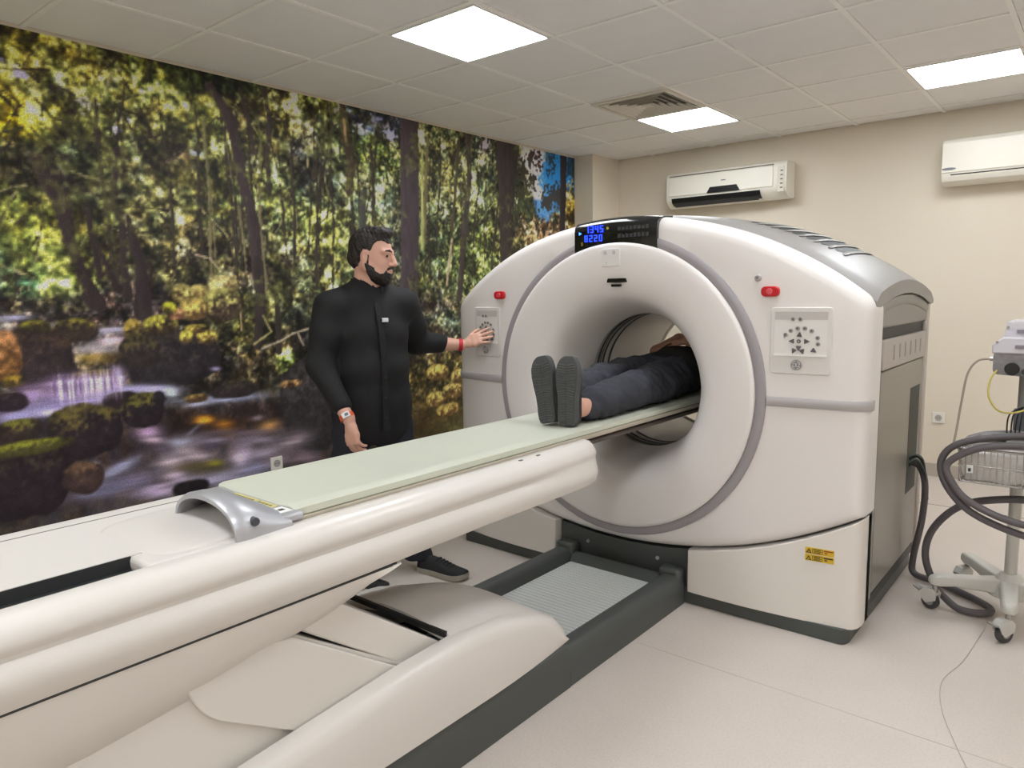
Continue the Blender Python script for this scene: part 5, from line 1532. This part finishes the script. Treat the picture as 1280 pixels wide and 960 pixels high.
MB().tube([HUB + Vector((0, 0, .10)), HUB + Vector((0, 0, .15)), HUB + Vector((0, 0, .20))], [.085, .075, .034], 20).build('hub', TRW, tr, smooth=60, bevel=.004)
tips = [(-.540, 3.62), (-.250, 3.46), (-.47, 4.02), (.02, 3.63), (-.06, 3.99)]
for (x, y) in tips:
    e = Vector((x, y, 0)); d = (e - HUB); d.z = 0
    u = d.normalized(); v = Vector((-u.y, u.x, 0))
    rings = []
    for (t, w, z0, z1) in ((.0, .045, .105, .175), (.35, .036, .115, .17), (.75, .030, .125, .17), (.95, .030, .120, .168), (1.06, .022, .122, .160), (1.10, .010, .128, .150)):
        p = HUB + d * t
        rings.append([p + v * w + Vector((0, 0, z0)), p + v * w * 1.05 + Vector((0, 0, (z0 + z1) / 2)), p + v * w * .8 + Vector((0, 0, z1)), p - v * w * .8 + Vector((0, 0, z1)), p - v * w * 1.05 + Vector((0, 0, (z0 + z1) / 2)), p - v * w + Vector((0, 0, z0))])
    lg = MB().loft(rings).build('leg', TRW, tr, smooth=50, bevel=.006)
    cv = Vector((.6, .8, 0)); cn = Vector((-.8, .6, 0))       # castor heading and axle
    if (x, y) == tips[0]: cv, cn = Vector((.95, -.3, 0)), Vector((.3, .95, 0))
    c = e + cv * -.018
    MB().tube([e + Vector((0, 0, .085)), e + Vector((0, 0, .125))], .012, 10).build('castor_stem', WIRE, lg)
    wh = MB()
    wh.tube([c - cn * .013 + Vector((0, 0, .038)), c - cn * .009 + Vector((0, 0, .038)), c + cn * .009 + Vector((0, 0, .038)), c + cn * .013 + Vector((0, 0, .038))], [.034, .0375, .0375, .034], 24)
    wh.build('castor_wheel', RUB, lg, smooth=40)
    MB().tube([c - cn * .015 + Vector((0, 0, .038)), c + cn * .015 + Vector((0, 0, .038))], .018, 16).build('castor_hub', TRG, lg)
    b = MB()
    for s in (-1, 1):
        q = [(-.012, .030), (.030, .050), (.034, .080), (.016, .100), (-.024, .098), (-.042, .072), (-.030, .045)]
        b.loft([[c + cv * a + Vector((0, 0, z)) + cn * (s * .017) for a, z in q], [c + cv * a + Vector((0, 0, z)) + cn * (s * .022) for a, z in q]])
    q = [(.034, .076), (.016, .100), (-.024, .098), (-.042, .072)]
    b.loft([[c + cv * a + Vector((0, 0, z)) - cn * .02 for a, z in q], [c + cv * a + Vector((0, 0, z)) + cn * .02 for a, z in q]])
    b.build('castor_fork', TRW, lg, smooth=30)
    if (x, y) in tips[:2]:
        b = MB()
        pp = c - cv * .045
        b.loft([[pp + cn * w + Vector((0, 0, z)) for w, z in ((-.018, .074), (.018, .074), (.018, .082), (-.018, .082))], [pp - cv * .03 + cn * w + Vector((0, 0, z)) for w, z in ((-.014, .086), (.014, .086), (.014, .092), (-.014, .092))]])
        b.build('castor_brake', TRG, lg, smooth=30)
# wire basket
BX0, BX1, BY0, BY1, BZ0, BZ1 = -.462, -.03, 3.42, 3.70, .655, .795
bk = MB()
def rect(z, i=0): return [(BX0 + i, BY0 + i, z), (BX1 - i, BY0 + i, z), (BX1 - i, BY1 - i, z), (BX0 + i, BY1 - i, z), (BX0 + i, BY0 + i, z)]
rim = MB().tube(rect(BZ1), .0055, 8).build('basket_rim', WIRE, tr, smooth=60)
MB().tube(rect(BZ0, .015), .004, 8).build('basket_rim', WIRE, tr, smooth=60)
MB().tube(rect((BZ0 + BZ1) / 2, .007), .0025, 6).build('basket_rim', WIRE, tr, smooth=60)
k = 0
for i in range(20):
    x = BX0 + .01 + (BX1 - BX0 - .02) * i / 19
    MB().tube([(x, BY0, BZ1), (x, BY0 + .015, BZ0), (x, BY1 - .015, BZ0), (x, BY1, BZ1)], .0022, 6).build('basket_wire', WIRE, tr, smooth=60)
for i in range(1, 10):
    y = BY0 + (BY1 - BY0) * i / 10
    MB().tube([(BX0, y, BZ1), (BX0 + .015, y, BZ0), (BX1 - .015, y, BZ0), (BX1, y, BZ1)], .0022, 6).build('basket_wire', WIRE, tr, smooth=60)
MB().box(HUB.x - .03, HUB.x + .03, 3.69, 3.77, .72, .78).build('basket_bracket', TRG, tr, bevel=.004)
# boxed device on the post
dv = MB().prism(rounded([(-.36, 1.092), (-.02, 1.075), (.02, 1.09), (.02, 1.18), (-.372, 1.18), (-.372, 1.105)], .012, 3), 'y', 3.55, 3.86).build('device_case', DEV, tr, bevel=.006)
MB().prism(rounded([(-.378, 1.178), (.02, 1.178), (.02, 1.245), (-.345, 1.245), (-.378, 1.215)], .008, 3), 'y', 3.545, 3.87).build('device_shell', LIL, tr, bevel=.006)
MB().prism(rounded([(-.345, 1.243), (.02, 1.243), (.02, 1.308), (-.335, 1.308)], .008, 3), 'y', 3.58, 3.88).build('device_lid', LIL, tr, bevel=.006)
MB().box(-.30, 0, 3.575, 3.582, 1.262, 1.275).build('lid_slot', mat('slot_lilac', (130, 126, 134), .4), tr, smooth=0)
MB().box(-.30, 0, 3.54, 3.547, 1.203, 1.215).build('shell_slot', mat('slot_lilac', (130, 126, 134), .4), tr, smooth=0)
MB().disc_y(-.305, 1.118, .026, 3.535, 3.552, 18).build('device_knob', BLK, tr, bevel=.003)
MB().disc_y(-.262, 1.108, .012, 3.54, 3.552, 14).build('device_knob', CHD, tr)
MB().tube([(-.385, 3.56, 1.155), (-.36, 3.56, 1.155)], .009, 10).build('cable_port', WIRE, tr)
for z, sx in ((1.295, -.352), (1.235, -.383)):
    MB().disc_y(sx + .022, z - .01, .005, 3.54 if z < 1.26 else 3.576, 3.60, 8).build('case_screw', WIRE, tr)
MB().prism([(-.27, 1.085), (-.14, 1.085), (-.175, 1.03), (-.235, 1.03)], 'y', 3.70, 3.78).build('device_mount', CHD, tr, bevel=.004)
# bag of tubing inside the basket
BAG = mat('clear_film', (226, 221, 217), .15, var=.1, scale=60, bump=.5, bscale=40)
BAG.node_tree.nodes['Principled BSDF'].inputs['Alpha'].default_value = .8
b = MB()
rings = []
rb = random.Random(5)
for j, (z, i) in enumerate(((.663, .028), (.70, .016), (.74, .012), (.775, .014), (.795, .04))):
    r = []
    for q in range(40):
        a = 2 * math.pi * q / 40
        cx, cy = (BX0 + BX1) / 2, (BY0 + BY1) / 2
        sx, sy = math.cos(a), math.sin(a)
        m_ = max(abs(sx), abs(sy))
        w = rb.uniform(-.006, .002)
        r.append((cx + sx / m_ * ((BX1 - BX0) / 2 - i + w), cy + sy / m_ * ((BY1 - BY0) / 2 - i + w), z + rb.uniform(-.004, .004)))
    rings.append(r)
b.loft(rings, True, True)
bag = b.build('film_bag', BAG, None, loc=(-.25, 3.56, .66), smooth=50)
tag(bag, 'crumpled clear plastic bag filling the wire basket of the trolley', 'bag')
lbl = MB().box(-.425, -.402, 3.419, 3.422, .695, .728).build('bag_label', mat('label_white', (240, 240, 238), .5), bag, smooth=0)
MB().box(-.419, -.409, 3.4175, 3.420, .701, .715).build('bag_label', BLK, bag, smooth=0)
# cables lying in the basket
for k in range(9):
    r2 = random.Random(30 + k)
    x0 = -.46 + .015 * r2.random()
    pts = [(x0, 3.44 + .23 * r2.random(), .802), (-.38, 3.45 + .22 * r2.random(), .812 + .02 * r2.random()), (-.25, 3.46 + .21 * r2.random(), .815 + .035 * r2.random()), (-.12, 3.45 + .22 * r2.random(), .812 + .02 * r2.random()), (-.05, 3.46 + .2 * r2.random(), .802)]
    b = MB().tube(pts, .0055, 7, 7)
    c = b.build('coiled_cable', mat('cable_mid_grey', (150, 146, 146), .5), None, loc=pts[0], smooth=70)
    tag(c, 'thin grey cable piled with others on top of the wire basket', 'cable', 'grey cables in the basket')
b = MB()
b.box(-.345, -.300, 3.45, 3.48, .830, .850)
tag(b.build('cable_connector', BLK, None, loc=(-.32, 3.465, .83), bevel=.004), 'small black plug lying on the cables in the basket', 'plug')
# hoses
def cable(name, pts, r, mt, label, cat, n=10, sm=10, group=None):
    o = MB().tube(pts, r, n, sm).build(name, mt, None, loc=pts[0], smooth=70)
    tag(o, label, cat, group)
    return o
cable('hose', [(-.742, 4.02, .58), (-.700, 4.03, .56), (-.672, 4.03, .47), (-.675, 4.02, .30), (-.700, 3.99, .10), (-.690, 3.97, .028), (-.600, 3.93, .021), (-.48, 3.86, .021), (-.38, 3.78, .021), (-.335, 3.72, .021), (-.350, 3.66, .021), (-.42, 3.635, .021), (-.480, 3.66, .030),
               (-.555, 3.70, .09), (-.600, 3.70, .22), (-.570, 3.68, .36), (-.46, 3.62, .50), (-.30, 3.56, .57), (-.12, 3.52, .60), (.02, 3.50, .64), (.085, 3.50, .72), (.05, 3.53, .82), (-.05, 3.57, .845), (-.16, 3.58, .83)], .0158, HOSE,
      'dark grey hose running from the scanner side along the floor up to the trolley', 'hose', 14, 10)
cable('hose', [(0.060, 3.385, 0.874), (-0.100, 3.385, 0.886), (-0.300, 3.395, 0.862), (-0.455, 3.405, 0.814), (-0.515, 3.415, 0.734), (-0.490, 3.405, 0.634), (-0.400, 3.385, 0.544), (-0.250, 3.375, 0.489), (-0.080, 3.365, 0.469), (0.060, 3.375, 0.474), (.15, 3.39, .53), (.19, 3.40, .66), (.15, 3.39, .80), (0.060, 3.385, 0.874)], .0142, HOSE,
      'grey hose looped low around the wire basket of the trolley', 'hose', 14, 10)
cable('hose', [(0.060, 3.365, 0.824), (-0.080, 3.355, 0.839), (-0.220, 3.365, 0.839), (-0.380, 3.375, 0.809), (-0.488, 3.385, 0.729), (-0.462, 3.375, 0.649), (-0.400, 3.365, 0.589), (-0.270, 3.355, 0.539), (-0.100, 3.345, 0.524), (0.060, 3.355, 0.534), (.12, 3.36, .58), (.15, 3.365, .68), (.12, 3.365, .78), (0.060, 3.365, 0.824)], .0142, HOSE,
      'grey hose looped higher around the wire basket of the trolley', 'hose', 14, 10)
cable('thin_cable', [(-.385, 3.555, 1.155), (-.425, 3.54, 1.145), (-.455, 3.52, 1.09), (-.468, 3.50, .97), (-.475, 3.47, .86), (-.478, 3.44, .81)], .0045, mat('cable_taupe', (150, 136, 122), .5), 'thin taupe cable hanging from the device box to the basket', 'cable', 8)
cable('yellow_cable', [(-.355, 3.545, 1.11), (-.375, 3.53, 1.07), (-.375, 3.52, 1.00), (-.335, 3.52, .945), (-.27, 3.54, .945), (-.22, 3.60, .985), (-.195, 3.68, 1.05)], .004, mat('cable_yellow', (196, 180, 96), .5), 'thin yellow cable drooping below the device box', 'cable', 8)
for k in range(4):
    x = -.305 + k * .014
    cable('test_lead', [(-.215, 3.70, .95), (-.26, 3.62, .955), (x, 3.57, .925), (x - .004, 3.56, .845)], .003, BLK, 'short black lead hanging from the trolley post clamp', 'cable', 6, 8, 'black leads on the post')
# small wire bundle leaving the scanner slot
for k in range(6):
    r2 = random.Random(60 + k)
    a = .03 * r2.random()
    cable('wire', [(-.738, 3.93 + a, .62 - .01 * k), (-.705, 3.95 + a, .635 - .008 * k), (-.680, 4.0, .60 - .012 * k), (-.668, 4.02, .50), (-.668 + .006 * (k % 3), 4.025, .40)], .0035, BLK if k % 3 else mat('wire_green_grey', (96, 112, 104), .5), 'thin dark wire in the bundle leaving the scanner side slot', 'cable', 6, 8, 'wires at the scanner slot')
cable('floor_cable', [(-.33, 3.62, .004), (-.345, 3.4, .003), (-.365, 3.15, .003), (-.40, 2.95, .003), (-.37, 2.75, .003), (-.30, 2.55, .003), (-.22, 2.36, .003)], .0012, mat('cable_pale', (200, 190, 180), .5), 'very thin pale cable lying on the floor by the trolley', 'cable', 6, 12)
